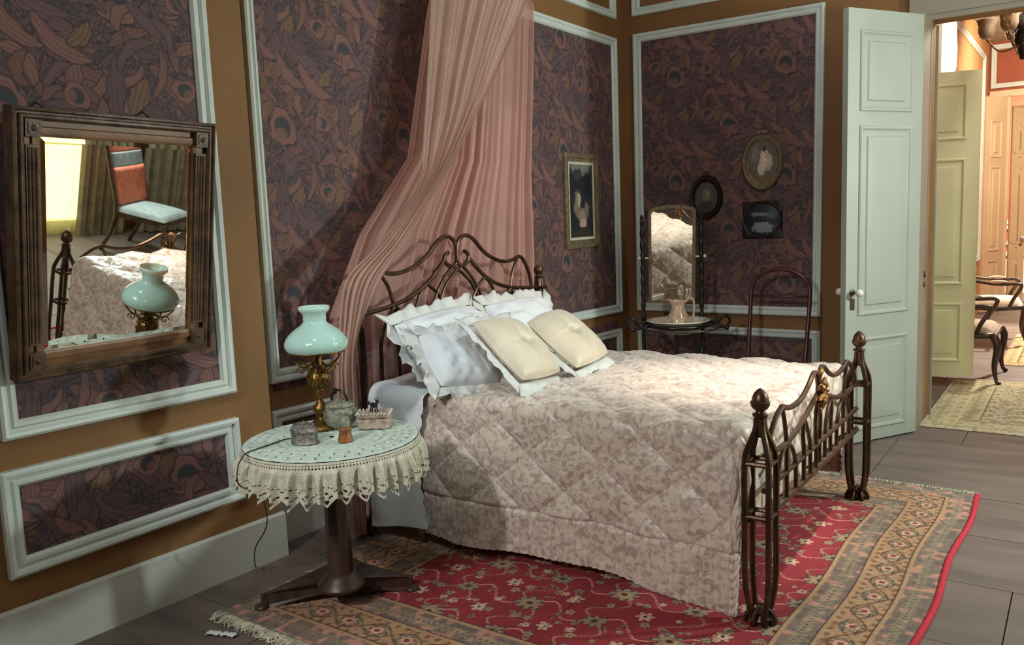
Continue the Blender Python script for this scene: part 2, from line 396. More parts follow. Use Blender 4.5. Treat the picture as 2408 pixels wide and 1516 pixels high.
# ================================================================ ROOM
MPROF = [(0,0),(0,.028),(.010,.034),(.022,.030),(.028,.016),(.036,.015),(.044,.024),(.056,.022),(.066,.010),(.066,0)]
def qframe(mb, corners, n, prof=MPROF):
    """corners outer BL,BR,TR,TL in 3-D, profile [(inward offset, height)]"""
    C = [np.array(c, float) for c in corners]; n = np.array(n, float); k = len(prof); V = []
    for o, z in prof:
        for i in range(4):
            e1 = C[(i+1) % 4]-C[i]; e1 /= np.linalg.norm(e1); e0 = C[i-1]-C[i]; e0 /= np.linalg.norm(e0)
            V.append(C[i]+(e1+e0)*o+n*z)
    mb.add(V, [(p*4+q, (p+1) % k*4+q, (p+1) % k*4+(q+1) % 4, p*4+(q+1) % 4) for p in range(k) for q in range(4)])
TA = radians(2.7); aA = np.array([sin(TA), cos(TA), 0]); nA = np.array([cos(TA), -sin(TA), 0]); oA = np.array([-3.15, 1.91, 0.])
def A(y, z, d=0): s = (y-1.91)/cos(TA); p = oA+aA*s+nA*d; return np.array([p[0], p[1], z])
ZC = 3.7
# --- wall A (near left, stands proud of the bed wall)
wA = setting('wall_left')
mb = MB(); mb.xf = None
e0, e1 = A(-1.6, 0), A(2.482, 0)
bk = -nA*.16
mb.add([e0, e1, e1+bk, e0+bk, e0+[0,0,ZC], e1+[0,0,ZC], e1+bk+[0,0,ZC], e0+bk+[0,0,ZC]], [(0,1,2,3),(7,6,5,4),(0,4,5,1),(1,5,6,2),(2,6,7,3),(3,7,4,0)])
mb.build('plaster', MT['ochre'], wA)
tn = [0]
def trim(corners, n, name=None):
    tn[0] += 1; m_ = MB(); qframe(m_, corners, n); o = m_.build('trim_%d' % tn[0], MT['white'], None, smooth='auto'); o['kind'] = 'structure'; return o
trim([A(1.335,.832), A(2.295,.83), A(2.295,2.97), A(1.335,2.97)], nA)
trim([A(1.31,.324), A(2.297,.341), A(2.293,.714), A(1.31,.720)], nA)
trim([A(1.335,3.12), A(2.295,3.12), A(2.295,3.5), A(1.335,3.5)], nA)
trim([A(.2,.832), A(1.17,.832), A(1.17,2.97), A(.2,2.97)], nA)
trim([A(.2,.324), A(1.17,.324), A(1.17,.72), A(.2,.720)], nA)
wallpaper(wA, A(1.36,0), aA, .91, .86, 2.95, nA, .0042, .33, .02)
wallpaper(wA, A(1.34,0), aA, .935, .36, .70, nA, .0042, .18, .31)
wallpaper(wA, A(.225,0), aA, .92, .86, 2.95, nA, .012, .2, .3)
mb = MB(); q0, q1 = A(-1.6,0), A(2.50,0); f = nA*.034
mb.add([q0, q1, q1+f, q0+f]+[p+[0,0,.205] for p in (q0, q1)]+[q1+f*.95+[0,0,.205], q0+f*.95+[0,0,.205]]+[q0+f*.5+[0,0,.216], q1+f*.5+[0,0,.216]],
       [(3,2,1,0),(0,1,5,4),(2,3,7,6),(1,2,6,9,5),(0,4,8,7,3),(4,5,9,8),(9,6,7,8)])
b_ = mb.build('baseboard_left', MT['base'], None); b_['kind'] = 'structure'
# --- wall B (headboard wall)
XB, YC = -3.25, 6.43
wB = setting('wall_back')
MB().box((XB-.12, 2.2, 0), (XB, YC+.17, ZC)).build('plaster', MT['ochre'], wB)
B = lambda y, z: np.array([XB, y, z])
nB = np.array([1., 0, 0])
trim([B(2.585,.80), B(6.27,.735), B(6.27,2.963), B(2.585,2.975)], nB)
trim([B(2.575,.33), B(6.257,.285), B(6.257,.596), B(2.575,.664)], nB)
trim([B(2.585,3.12), B(6.27,3.115), B(6.27,3.5), B(2.585,3.5)], nB)
wallpaper(wB, B(2.61,0), (0,1,0), 3.64, .76, 2.95, nB, .0074, .27+.0, .02)
wallpaper(wB, B(2.60,0), (0,1,0), 3.63, .31, .66, nB, .010, .2, .1)
MB().box((XB, 2.2, 0), (XB+.028, YC, .205)).build('baseboard_back', MT['base'], None)['kind'] = 'structure'
# --- wall C (right of the corner, with the opening)
wC = setting('wall_right')
mb = MB(); mb.box((XB-.12, YC, 0), (-.93, YC+.17, ZC)); mb.box((-.93, YC, 2.765), (.45, YC+.17, ZC)); mb.box((.45, YC, 0), (1.87, YC+.17, ZC))
mb.build('plaster', MT['ochre'], wC)
Cc = lambda x, z: np.array([x, YC, z]); nC = np.array([0, -1., 0])
trim([Cc(-3.155,.735), Cc(-1.645,.731), Cc(-1.63,3.0), Cc(-3.15,3.005)], nC)
trim([Cc(-3.155,.30), Cc(-1.645,.30), Cc(-1.645,.622), Cc(-3.155,.628)], nC)
trim([Cc(-3.155,3.148), Cc(-1.63,3.148), Cc(-1.63,3.5), Cc(-3.155,3.5)], nC)
wallpaper(wC, Cc(-3.13,0), (1,0,0), 1.47, .76, 2.98, nC, .0095, .10, .25)
wallpaper(wC, Cc(-3.13,0), (1,0,0), 1.46, .32, .60, nC, .012, .3, .2)
MB().box((XB, YC-.028, 0), (-1.06, YC, .205)).build('baseboard_right', MT['base'], None)['kind'] = 'structure'
# casing of the opening and its reveal
mb = MB()
mb.box((-1.07, YC-.035, 2.80), (.60, YC, 2.94)); mb.box((-1.05, YC-.045, 2.93), (.58, YC, 2.965)); mb.box((-1.07, YC-.03, 2.96), (.60, YC, 3.30)); mb.box((-1.05, YC-.022, 2.765), (.57, YC, 2.81))
mb.box((-1.07, YC-.03, 0), (-.93, YC, 2.80)); mb.box((.45, YC-.03, 0), (.60, YC, 2.80))
tn[0] += 1; mb.build('trim_%d' % tn[0], MT['jamb'], None)['kind'] = 'structure'
jb = MB(); jb.box((-.985, 6.12, 0), (-.935, 6.62, 2.765)); jb.box((-.945, 6.60, 0), (-.915, 6.66, 2.76))
tn[0] += 1; jo = jb.build('trim_%d' % tn[0], MT['jamb'], None); jo['kind'] = 'structure'
for z in (.99, 1.06):
    MB().lathe([(.002,0),(.018,0),(.018,.006),(.012,.012),(.002,.012)], (-.935, 6.33, z), 12, ((0,1,0),(0,0,1),(1,0,0)), sy=1.3 if z > 1 else 1).build('lock_plate', MT['steel'], jo)
# --- floor: separate slabs
fl = setting('floor')
MB().box((-3.6, -1.7, -.06), (2.1, 17.0, -.012)).build('bed_of_joints', MT['grout'], fl)
ys = [-1.7,-.85,-.28,.29,.86,1.43,2.0,2.57,3.14,3.70,4.27,4.845,5.885,6.28,7.0,7.8,8.6,9.5,10.4,11.3,12.1,13.5,15.0,17.0]
for r in range(len(ys)-1):
    x = -3.6+[-.5,-.9,-.2,-1.3][r % 4]
    if abs(ys[r]-5.885) < .01: x = -3.6+1.02-1.95
    while x < 2.1:
        x0, x1 = max(x, -3.6)+.0025, min(x+1.95, 2.1)-.0025; x += 1.95
        if x1-x0 < .08: continue
        dz = -RNG.rand()*.0012
        MB().box((x0, ys[r]+.0025, -.03), (x1, ys[r+1]-.0025, dz)).build('floor_slab', MT['tile'], fl)
# --- ceiling and unseen walls
MB().box((-3.6, -1.8, ZC), (2.1, 17.0, ZC+.1)).build('ceiling', MT['ceil'], None)['kind'] = 'structure'
MB().box((-3.6, -1.8, 0), (2.1, -1.65, ZC)).build('wall_front', MT['ochre'], None)['kind'] = 'structure'
wW = setting('wall_window')
XW = 1.75; wy0, wy1, wz1 = 3.75, 4.98, 2.65
mb = MB(); mb.box((XW, -1.7, 0), (XW+.14, wy0, ZC)); mb.box((XW, wy1, 0), (XW+.14, 6.6, ZC)); mb.box((XW, wy0, wz1), (XW+.14, wy1, ZC))
mb.build('plaster', MT['ochre'], wW)
MB().box((XW, 6.6, 0), (XW+.14, 17, ZC)).build('wall_far_side', MT['orange'], None)['kind'] = 'structure'
wn = setting('window_1')
MB().box((XW+.09, wy0, .1), (XW+.10, wy1, wz1)).build('pane', WINDOW, wn)
mb = MB(); mb.box((XW+.02, wy0, 0), (XW+.12, wy1, .11))
for y in (wy0, (wy0+wy1)/2-.03, wy1-.06): mb.box((XW+.03, y, .1), (XW+.085, y+.06, wz1))
for z in (.85, 1.5, 2.1, wz1-.06): mb.box((XW+.04, wy0, z), (XW+.08, wy1, z+.035))
mb.build('window_frame', MT['white'], wn)

# --- doors
def leaf(name, p0, p1, h, m, knobside, th=.042, z0=.012, panels=((.10,.86),(.98,2.10),(2.20,2.62)), both=True):
    """door leaf from floor point p0 to p1; visible face looks to +n"""
    p0, p1 = np.array([*p0, 0.]), np.array([*p1, 0.]); w = np.linalg.norm(p1-p0); a = (p1-p0)/w; n = np.cross(a, [0, 0, 1.]); b = np.array([0, 0, 1.])
    d = setting(name, tuple(p0))
    mb = MB(); c = (p0+p1)/2+[0, 0, (h+z0)/2]; mb.obox(c-n*th/2, a, b, n, w, h-z0, th)
    mb.build('door_leaf', m, d)
    for s in ((1, -1) if both else (1,)):
        for (za, zb) in panels:
            cc = (p0+p1)/2+[0, 0, (za+zb)/2]+n*(0 if s > 0 else -th); nn = n*s; aa = a*s
            q = MB(); pw, ph = w-.20, zb-za
            q.frame(cc, aa, b, nn, pw, ph, [(0,0),(0,.005),(-.006,.012),(-.016,.012),(-.024,.004),(-.030,.001),(-.030,0)])
            V = []
            for o, z in ((.062, 0), (.070, .010), (.105, .012)):
                for i, j in ((-1,-1),(1,-1),(1,1),(-1,1)): V.append(cc+aa*i*(pw/2-o)+b*j*(ph/2-o)+nn*z)
            q.add(V, [(k*4+i, k*4+(i+1) % 4, (k+1)*4+(i+1) % 4, (k+1)*4+i) for k in range(2) for i in range(4)]+[(8,9,10,11)])
            q.build('door_panel', m, d)
    if knobside is not None:
        kc = (p0 if knobside == 0 else p1)+a*(.055 if knobside == 0 else -.055)+[0, 0, 1.0]
        for s in (1, -1):
            base = kc+n*(.0 if s > 0 else -th); nn = n*s
            k = MB(); k.lathe([(.004,0),(.022,0),(.02,.006),(.011,.010),(.010,.030),(.014,.034)], base, 16, (a*s, b, nn)).build('handle_rose', MT['steel'], d, smooth='auto')
            MB().ball(base+nn*.058, (.026,.026,.026), 20, (a*s, b, nn)).build('door_knob', MT['knob'], d, smooth=True)
        MB().obox(kc+n*.003-[0,0,.075], a, b, n, .034, .07, .006).build('keyhole_plate', MT['steel'], d)
    return d
leaf('door_1', (-1.262, 5.520), (-.930, 6.085), 2.745, MT['door'], 0, panels=((.09,.70),(.845,2.04),(2.13,2.62)))
leaf('door_2', (-1.372, 7.682), (-.769, 7.860), 2.598, MT['door2'], 0, z0=.085, panels=((.21,.71),(.86,1.90),(2.05,2.50)))
kb = on(2192, 652, (-1.2, 8.25, 0), (-.28, .96, 0))
# --- rooms beyond the opening
w3 = setting('wall_third_room')
mb = MB(); mb.box((-3.0, 8.80, 0), (-1.25, 8.92, ZC)); mb.box((-1.37, 8.92, 0), (-1.25, 13.5, ZC))
mb.build('plaster', MT['peach'], w3)
wf = setting('wall_far')
mb = MB(); mb.box((-1.8, 13.53, 3.0), (2.0, 13.65, ZC)); mb.box((-1.8, 13.53, 0), (-1.35, 13.65, 3.0)); mb.box((.62, 13.53, 0), (2.0, 13.65, 3.0))
mb.build('plaster', MT['orange'], wf)
X3 = lambda y, z: np.array([-1.25, y, z])
trim([X3(9.0,.75), X3(12.9,.75), X3(12.9,3.44), X3(9.0,3.44)], nB)
Y12 = lambda x, z: np.array([x*1.125, 13.53, 1.55+(z-1.55)*1.125])
trim([Y12(-1.08,2.90), Y12(.6,2.90), Y12(.6,3.42), Y12(-1.08,3.42)], nC)
mb = MB(); mb.box((-1.22, 13.49, 2.945), (.66, 13.53, 3.03)); mb.box((-1.01, 13.49, 0), (-.965, 13.56, 2.95)); tn[0] += 1
mb.build('trim_%d' % tn[0], MT['cream'], None)['kind'] = 'structure'
leaf('door_3', (-1.22, 13.10), (-1.0, 13.46), 2.93, MT['cream'], None, panels=((.13,.72),(.85,2.0),(2.12,2.62)))
leaf('door_4', (-.96, 13.90), (-.775, 14.0), 2.85, MT['cream'], 1, panels=((.13,.72),(.85,2.0),(2.12,2.6)))
w5 = setting('wall_fourth_room')
mb = MB(); mb.box((-2.4, 16.2, 0), (2.0, 16.3, ZC)); mb.build('plaster', MT['orange'], w5)
mb = MB()
for z in (.62, .80, 1.06, 1.14): mb.box((-2.2, 16.16, z), (1.9, 16.2, z+.065))
mb.box((-2.2, 16.17, 0), (1.9, 16.2, .56)); tn[0] += 1
mb.build('trim_%d' % tn[0], MT['white'], None)['kind'] = 'structure'
MB().box((-2.4, 13.6, 0), (-2.3, 16.3, ZC)).build('wall_fourth_side', MT['orange'], None)['kind'] = 'structure'
MB().box((-3.1, 6.6, 0), (-3.0, 8.92, ZC)).build('wall_second_side', MT['ochre'], None)['kind'] = 'structure'
MB().box((-3.6, 16.95, 0), (2.1, 17.05, ZC)).build('wall_end', MT['orange'], None)['kind'] = 'structure'
t = thing('tube_lamp', (-1.17, 9.42, 2.85), 'glowing white upright tube lamp on the orange wall above the yellow-green door', 'lamp')
c = on_x(2232, 98, -1.17)
t.location = tuple(c); ORG[t.name] = c
MB().lathe([(.004,-.34),(.05,-.31),(.066,-.24),(.070,-.08),(.062,.12),(.055,.26),(.03,.32),(.004,.34)], c, 16).build('lamp_tube', GLOW, t, smooth=True)
MB().obox(c+[-.045, 0, 0], (0,1,0), (0,0,1), (1,0,0), .06, .3, .075).build('wall_bracket', MT['brass'], t)

# ================================================================ RUG
PAL = dict(red=lin((146,44,54)), dred=lin((112,36,46)), oli=lin((150,138,112)), och=lin((176,140,106)), gg=lin((126,108,96)), dk=lin((58,42,40)), pk=lin((222,160,140)), brn=lin((120,76,54)), sel=lin((196,44,62)), bl=lin((100,92,86)), crm=lin((206,194,160)))
def make_rug(w, l, res, seed, pal, bw=.44):
    """colour array over (x across w, y along l)"""
    R = np.random.RandomState(seed); n, m = int(w/res), int(l/res)
    x, y = np.meshgrid((np.arange(n)+.5)*w/n, (np.arange(m)+.5)*l/m, indexing='ij')
    col = np.zeros((n, m, 3))+pal['red']
    f1, e, idn = vor(x, y, .05, w, l, seed); col = mixc(col, pal['dred'], sstep(.6, .9, vnoise(x, y, 12, 14, w, l, 4))*.35)
    rs = w/n
    def win(cx, cy, r):
        i0, i1 = max(0, int((cx-r)/w*n)), min(n, int((cx+r)/w*n)+2); j0, j1 = max(0, int((cy-r)/l*m)), min(m, int((cy+r)/l*m)+2)
        return slice(i0, i1), slice(j0, j1)
    def flower(cx, cy, r, k, cols, rot=0., asp=1.):
        s = win(cx, cy, r*1.3); X, Y = x[s]-cx, y[s]-cy
        if X.size == 0: return
        Xr, Yr = X*cos(rot)+Y*sin(rot), (-X*sin(rot)+Y*cos(rot))*asp
        d = np.hypot(Xr, Yr)/r; th = np.arctan2(Yr, Xr); pet = .80+.20*np.cos(k*th); c = col[s]
        for q, (f, cc) in enumerate(zip((1.0, .88, .55, .42, .2), cols)):
            c = mixc(c, cc, (d < pet*f).astype(float)) if q < 2 else mixc(c, cc, (d < (pet if q == 2 else 1)*f).astype(float))
        col[s] = c
    def line(P, wd, cc):
        P = spline(P, 14)
        for p in P:
            s = win(p[0], p[1], wd*2); d = np.hypot(x[s]-p[0], y[s]-p[1]); col[s] = mixc(col[s], cc, sstep(wd*1.2, wd*.7, d))
    fx0, fx1, fy0, fy1 = bw, w-bw, bw, l-bw
    F1 = (pal['dk'], pal['oli'], pal['gg'], pal['och'], pal['dk']); F2 = (pal['dk'], pal['och'], pal['pk'], pal['oli'], pal['brn']); F3 = (pal['dred'], pal['oli'], pal['oli'], pal['dk'], pal['och']); F4 = (pal['dk'], pal['pk'], pal['brn'], pal['crm'], pal['dk'])
    gx, gy = 5, 8; sx, sy = (fx1-fx0)/gx, (fy1-fy0)/gy
    for i in range(gx+1):
        for j in range(gy+1):
            cx, cy = fx0+i*sx, fy0+j*sy; o = .12*sx
            if i < gx: line([(cx, cy), (cx+sx*.3, cy+sy*.22), (cx+sx*.62, cy-sy*.18), (cx+sx, cy+sy*.02)], .0042, pal['pk'])
            if j < gy: line([(cx, cy), (cx-sx*.22, cy+sy*.3), (cx+sx*.2, cy+sy*.66), (cx, cy+sy)], .0042, pal['och'])
    for i in range(gx+1):
        for j in range(gy+1):
            cx, cy = fx0+i*sx, fy0+j*sy
            flower(cx, cy, .058+.016*((i+j) % 2), 8, F1 if (i+j) % 2 else (pal['dk'], pal['oli'], pal['och'], pal['gg'], pal['dk']), .2, 1.15)
            flower(cx+sx*.5, cy+sy*.5, .045, 6, F4, .3)
            for q in range(8):
                a = R.rand()*6.28; rr = .09+.09*R.rand()
                flower(cx+cos(a)*rr*1.1, cy+sin(a)*rr, .016+.012*R.rand(), 5, (F2, F3, F1, F4)[R.randint(4)], a)
            for q in range(3):
                a = R.rand()*6.28; rr = .12+.05*R.rand(); flower(cx+sx*.5+cos(a)*rr, cy+sy*.5+sin(a)*rr, .03, 2, F3, a, 2.6)
    # border distance
    d = np.minimum(np.minimum(x, w-x), np.minimum(y, l-y)); bd = d < bw
    along = np.where(np.minimum(x, w-x) < np.minimum(y, l-y), y, x)
    nz = vnoise(x, y, int(w/.03), int(l/.03), w, l, 8)
    b = np.zeros_like(col)+pal['gg']; b = mixc(b, pal['pk']*.7, sstep(.62, .75, nz)); b = mixc(b, pal['bl'], sstep(.35, .25, nz)*.7)
    u1 = np.abs(((along/.055) % 1)-.5)*2
    for (lo, hi) in ((.025, .115), (bw-.135, bw-.02)):
        dd = np.abs(d-(lo+hi)/2)/((hi-lo)/2)
        q = np.hypot(u1-.5, dd*.9) ; b = mixc(b, pal['oli'], ((q < .42) & (d > lo) & (d < hi)).astype(float)*.8); b = mixc(b, pal['dk'], ((q < .14) & (d > lo) & (d < hi)).astype(float)*.8)
    lo, hi = .125, bw-.14; mid = (lo+hi)/2; hw = (hi-lo)/2; ob = (d > lo) & (d < hi)
    b = np.where(ob[..., None], pal['och'], b); v = (d-mid)/hw; T = .30
    ph = along/T*2*pi; wave = .55*np.sin(ph)
    b = mixc(b, pal['brn'], (ob & (np.abs(v-wave) < .07)).astype(float))
    b = mixc(b, pal['bl']*.8, (ob & (np.abs(v+wave) < .05)).astype(float))
    tt = ((along/(T/2)) % 1)-.5; q = np.hypot(tt*T/2/hw, v)
    ang = np.arctan2(v, tt*T/2/hw); pet = .52+.10*np.cos(7*ang)
    b = mixc(b, pal['dk'], (ob & (q < pet)).astype(float)); b = mixc(b, pal['oli'], (ob & (q < pet-.07)).astype(float)); b = mixc(b, pal['pk'], (ob & (q < .3)).astype(float)); b = mixc(b, pal['brn'], (ob & (q < .16)).astype(float))
    t2 = ((along/(T/6)) % 1)-.5; q2 = np.hypot(t2*T/6/hw, np.abs(v)-.76); b = mixc(b, pal['brn'], (ob & (q2 < .13)).astype(float)*.85)
    n2 = vnoise(x, y, int(w/.014), int(l/.014), w, l, 18); b = mixc(b, pal['brn'], (ob & (n2 > .78)).astype(float)*.6)
    for e_ in (lo, hi, bw-.012): b = mixc(b, pal['och'], (np.abs(d-e_) < .007).astype(float)); b = mixc(b, pal['dk'], (np.abs(d-e_-.010) < .003).astype(float))
    col = np.where(bd[..., None], b, col)
    col *= (.82+.36*vnoise(x, y, int(w/.008), int(l/.008), w, l, 77))[..., None]
    return x, y, col
RX0, RX1, RY0, RY1 = -2.86, -.435, 1.95, 4.88
def rug(name, x0, x1, y0, y1, res, seed, pal, bw, label, sel=None, wav=.004, skew=0.):
    w, l = x1-x0, y1-y0; X, Y, colr = make_rug(w, l, res, seed, pal, bw)
    t = thing(name, ((x0+x1)/2, (y0+y1)/2, 0), label, 'rug')
    n, m = X.shape; P = np.zeros((n+2, m+2, 3)); xs = np.concatenate([[0], X[:, 0], [w]]); ys_ = np.concatenate([[0], Y[0], [l]])
    P[..., 0] = x0+xs[:, None]; P[..., 1] = y0+ys_[None, :]
    edge = np.minimum(np.minimum(xs[:, None], w-xs[:, None]), np.minimum(ys_[None, :], l-ys_[None, :]))
    P[..., 2] = .0025+.008*sstep(0, .012, edge)+wav*np.sin(P[..., 0]*5+2)*np.sin(P[..., 1]*4)*sstep(0, .2, edge)*.5
    P[..., 0] += np.where(xs[:, None] > w/2, .010*np.sin(P[..., 1]*6)+skew*(P[..., 1]-y1), 0)*(xs[:, None]/w)
    cc = np.pad(colr, ((1, 1), (1, 1), (0, 0)), mode='edge')
    grid_obj('pile', P, RUGM, t, colors=cc, smooth=True)
    return t, P
rg, RP = rug('persian_rug', RX0, RX1, RY0, RY1, .0056, 3, PAL, .43, 'red floral patterned rug with ochre border under the bed', skew=.012)
ed = RP[-1, ::6]; mb = MB(); mb.tube(ed+[.004, 0, .004], .0135, 6); SELV = mat('red_selvedge', (206,42,62), .9, vary=.2, vs=60, bump=.3); mb.build('selvedge', SELV, rg, smooth=True, label='red bound edge of the rug')
def fringe(parent, x0, x1, y, dy, n, r=.0022, z=.006):
    mb = MB()
    for i in range(n):
        x = x0+(x1-x0)*(i+RNG.rand()*.8)/n; L = dy*(.7+.6*RNG.rand()); k = (RNG.rand(3)-.5)
        P = [(x, y, z), (x+k[0]*.02, y+L*.35, z+.004+.006*RNG.rand()), (x+k[1]*.04, y+L*.7, .006+.004*RNG.rand()), (x+k[2]*.06, y+L, .003)]
        mb.tube(P, [r*1.3, r*1.2, r, r*.6], 4)
    mb.build('fringe', MT['fringe'], parent, smooth=True, kind='stuff')
fringe(rg, RX0, RX1, RY0+.004, -.058, 620, .0036)
fringe(rg, RX0, RX1-.0, RY1-.004, .035, 420, .003)
PAL2 = dict(red=lin((196,190,162)), dred=lin((176,172,142)), oli=lin((158,158,116)), och=lin((202,190,150)), gg=lin((190,182,150)), dk=lin((98,92,78)), pk=lin((186,164,136)), brn=lin((150,140,110)), sel=lin((220,214,190)), bl=lin((168,166,138)), crm=lin((222,216,190)))
r2, RP2 = rug('cream_rug', -.93, .75, 6.28, 8.16, .011, 5, PAL2, .34, 'cream rug with faded floral pattern in the doorway passage')
mb = MB(); mb.tube(RP2[0, ::4]+[0,0,.002], .009, 6); mb.build('edge_binding', MT['fringe'], r2, smooth=True)
PAL3 = {k: v*np.array([1.0, .86, .72]) for k, v in PAL2.items()}
rug('distant_rug', -.66, .9, 8.98, 11.1, .016, 6, PAL3, .34, 'beige rug lying beyond the armchairs in the farthest lit room')

# ================================================================ BED
BY = 3.735
bed = thing('bed', (-1.95, BY, 0), 'double bed with curved bronzed iron headboard and footboard on the red rug', 'bed')
XH, XF = -2.95, -.965
def sub(mb, name, m, par, **k): return mb.build(name, m, par, smooth=k.pop('smooth', 'auto'), **k)
# headboard --------------------------------------------------------
def HB(o, z): return (XH, 3.715+o, z)
hb = MB()
hb.tube([HB(-.80, .45), HB(.80, .45)], .013, 8)
head = sub(hb, 'headboard', MT['iron'], bed)
Hc = dict(
 A=[(.063,1.376),(.089,1.365),(.103,1.342),(.082,1.311),(.035,1.294),(.008,1.310),(-.004,1.339),(.000,1.405),(.024,1.446),(.072,1.465),(.127,1.455),(.179,1.422),(.241,1.370),(.317,1.329),(.407,1.300),(.478,1.291),(.551,1.298),(.610,1.314)],
 B=[(.610,1.314),(.651,1.302),(.705,1.241),(.740,1.167),(.753,1.08),(.755,.95),(.755,.45)],
 B2=[(.610,1.314),(.547,1.232),(.520,1.157),(.500,1.097),(.494,1.0),(.494,.45)],
 C=[(.105,1.335),(.179,1.272),(.252,1.220),(.340,1.176),(.444,1.143),(.564,1.122),(.700,1.108),(.815,1.100)],
 D=[(.035,1.294),(-.030,1.262),(-.106,1.205),(-.155,1.140),(-.190,1.04),(-.205,.90),(-.205,.45)],
 E=[(.050,1.287),(.111,1.237),(.171,1.167),(.213,1.090),(.235,1.0),(.245,.9),(.245,.45)],
 F=[(.252,1.215),(.175,1.160),(.125,1.09),(.098,1.0),(.090,.9),(.090,.45)],
 F2=[(.252,1.215),(.306,1.170),(.345,1.105),(.366,1.02),(.372,.9),(.372,.45)],
 G=[(.505,1.127),(.440,1.067),(.402,1.0),(.390,.9),(.390,.45)],
 G2=[(.505,1.127),(.572,1.045),(.610,.96),(.62,.85),(.62,.45)])
for k, pts in Hc.items():
    for s in (1, -1):
        q = MB(); q.tube(spline([HB(o*s*(1.0 if s > 0 else 1.05)-(0 if s > 0 else .0), z) for o, z in pts], 5)+[.004*s, 0, 0], .0118 if k in 'ABC' else .0095, 8)
        sub(q, 'scroll_rod', MT['iron'], head)
def bedpost(par, x, y, ztop, spread, rods_to, zbar, acorn=True):
    """bundle of four rods splaying below a collar and drawn together again at the foot"""
    p = MB(); p.tube([(x, y, ztop-.16), (x, y, ztop-.075)], .017, 10)
    for dx, dy in ((1,1),(1,-1),(-1,1),(-1,-1)):
        s = spread
        P = spline([(x+dx*.010, y+dy*.010, ztop-.09), (x+dx*.014, y+dy*.014, ztop-.135), (x+dx*s*.8, y+dy*s*.8, ztop-.20), (x+dx*s, y+dy*s, ztop-.26), (x+dx*s, y+dy*s, .42), (x+dx*s, y+dy*s, .20), (x+dx*s*.75, y+dy*s*.75, .09), (x+dx*.016, y+dy*.016, .02)], 5)
        p.tube(P, .0115, 8)
    for z in zbar:
        for e in ((1, 0), (0, 1)):
            for g in (1, -1):
                a = (x+(spread*g if e[1] else -spread), y+(spread*g if e[0] else -spread), z); b = (x+(spread*g if e[1] else spread), y+(spread*g if e[0] else spread), z)
                p.tube([a, b], .0095, 8)
    sub(p, 'bedpost', MT['iron'], par)
    f = MB(); z0 = ztop-.08
    f.lathe([(.012,-.01),(.027,-.004),(.029,.004),(.018,.010),(.016,.018)]+([(.026,.024),(.034,.036),(.035,.044),(.036,.050),(.031,.054),(.030,.066),(.023,.082),(.012,.094),(.003,.100)] if acorn else [(.028,.03),(.032,.045),(.03,.06),(.018,.074),(.003,.08)]), (x, y, z0), 14)
    sub(f, 'finial', MT['iron'], par, smooth='auto')
    g = MB(); g.lathe([(.01,.0),(.03,.0),(.034,.012),(.022,.03),(.03,.045),(.014,.06),(.01,.07)], (x, y, .012), 12)
    for k in range(7):
        a = k*2*pi/7; g.tube(spline([(x+cos(a)*.012, y+sin(a)*.012, .075), (x+cos(a)*.04, y+sin(a)*.04, .055), (x+cos(a)*.056, y+sin(a)*.056, .025), (x+cos(a)*.044, y+sin(a)*.044, .013), (x+cos(a)*.034, y+sin(a)*.034, .024)], 3), .009, 6)
    sub(g, 'leaf_foot', MT['iron'], par)
for s in (1, -1): bedpost(head, XH, 3.715+s*.845, 1.245, .034, 0, (1.10, .45), acorn=False)
# footboard --------------------------------------------------------
def FB(o, z): return (XF, BY+o, z)
fb = MB(); fb.tube([FB(-.745, .505), FB(.745, .505)], .012, 8); fb.tube([FB(-.745, .395), FB(.745, .395)], .015, 8)
foot = sub(fb, 'footboard', MT['iron'], bed)
Fc_ = dict(
 A=[(-.715,.645),(-.700,.690),(-.65,.735),(-.60,.765),(-.540,.785)],
 T=[(-.540,.785),(-.46,.764),(-.37,.757),(-.27,.765),(-.18,.795),(-.115,.828),(-.075,.838),(-.040,.822),(-.018,.780),(-.012,.735),(-.03,.700)],
 L=[(-.745,.640),(-.62,.630),(-.50,.627),(-.38,.638),(-.27,.662),(-.17,.690),(-.08,.715),(-.02,.735)],
 P=[(-.540,.785),(-.502,.700),(-.482,.625),(-.478,.54),(-.478,.395)],
 Q=[(-.482,.625),(-.42,.598),(-.375,.550),(-.355,.500),(-.350,.395)],
 R=[(-.482,.625),(-.54,.60),(-.585,.550),(-.600,.500),(-.602,.395)],
 S=[(-.235,.672),(-.175,.600),(-.140,.530),(-.132,.395)],
 U=[(-.235,.672),(-.250,.600),(-.235,.530),(-.238,.395)],
 V=[(-.02,.715),(-.055,.62),(-.045,.52),(-.045,.395)])
for k, pts in Fc_.items():
    for s in (1, -1):
        q = MB(); q.tube(spline([FB(o*s, z) for o, z in pts], 5)+[.004*s, 0, 0], .0115 if k in 'ATL' else .0095, 8)
        sub(q, 'scroll_rod', MT['iron'], foot)
for s in (1, -1): bedpost(foot, XF, BY+s*.79, .885, .044, 0, (.63, .43))
g = MB(); cc = np.array(FB(0, .735))
for k in range(6):
    a = k*2*pi/6+.3; d = np.array([.35, cos(a), sin(a)])
    g.tube(spline([cc, cc+d*.028+[.012,0,0], cc+d*.052+[.004,0,0], cc+d*.07], 4), [.006]+[.015]*6+[.011]*5+[.002] if False else np.concatenate([np.linspace(.008,.018,6), np.linspace(.018,.004,7)]), 8)
g.ball(cc+[.02,0,0], (.016,.02,.02), 12)
for k in range(5): g.ball(cc+np.array([.012, (RNG.rand()-.5)*.07, -.03-.05*k/5]), (.014,.017,.014), 8)
g.tube(spline([cc+[0,0,.04], cc+[.01,-.02,.075], cc+[.014,.0,.10], cc+[.004,.02,.09]], 4), .011, 6)
sub(g, 'flower_ornament', MT['gilt'], foot, label='gilt flower cluster at the centre of the footboard')
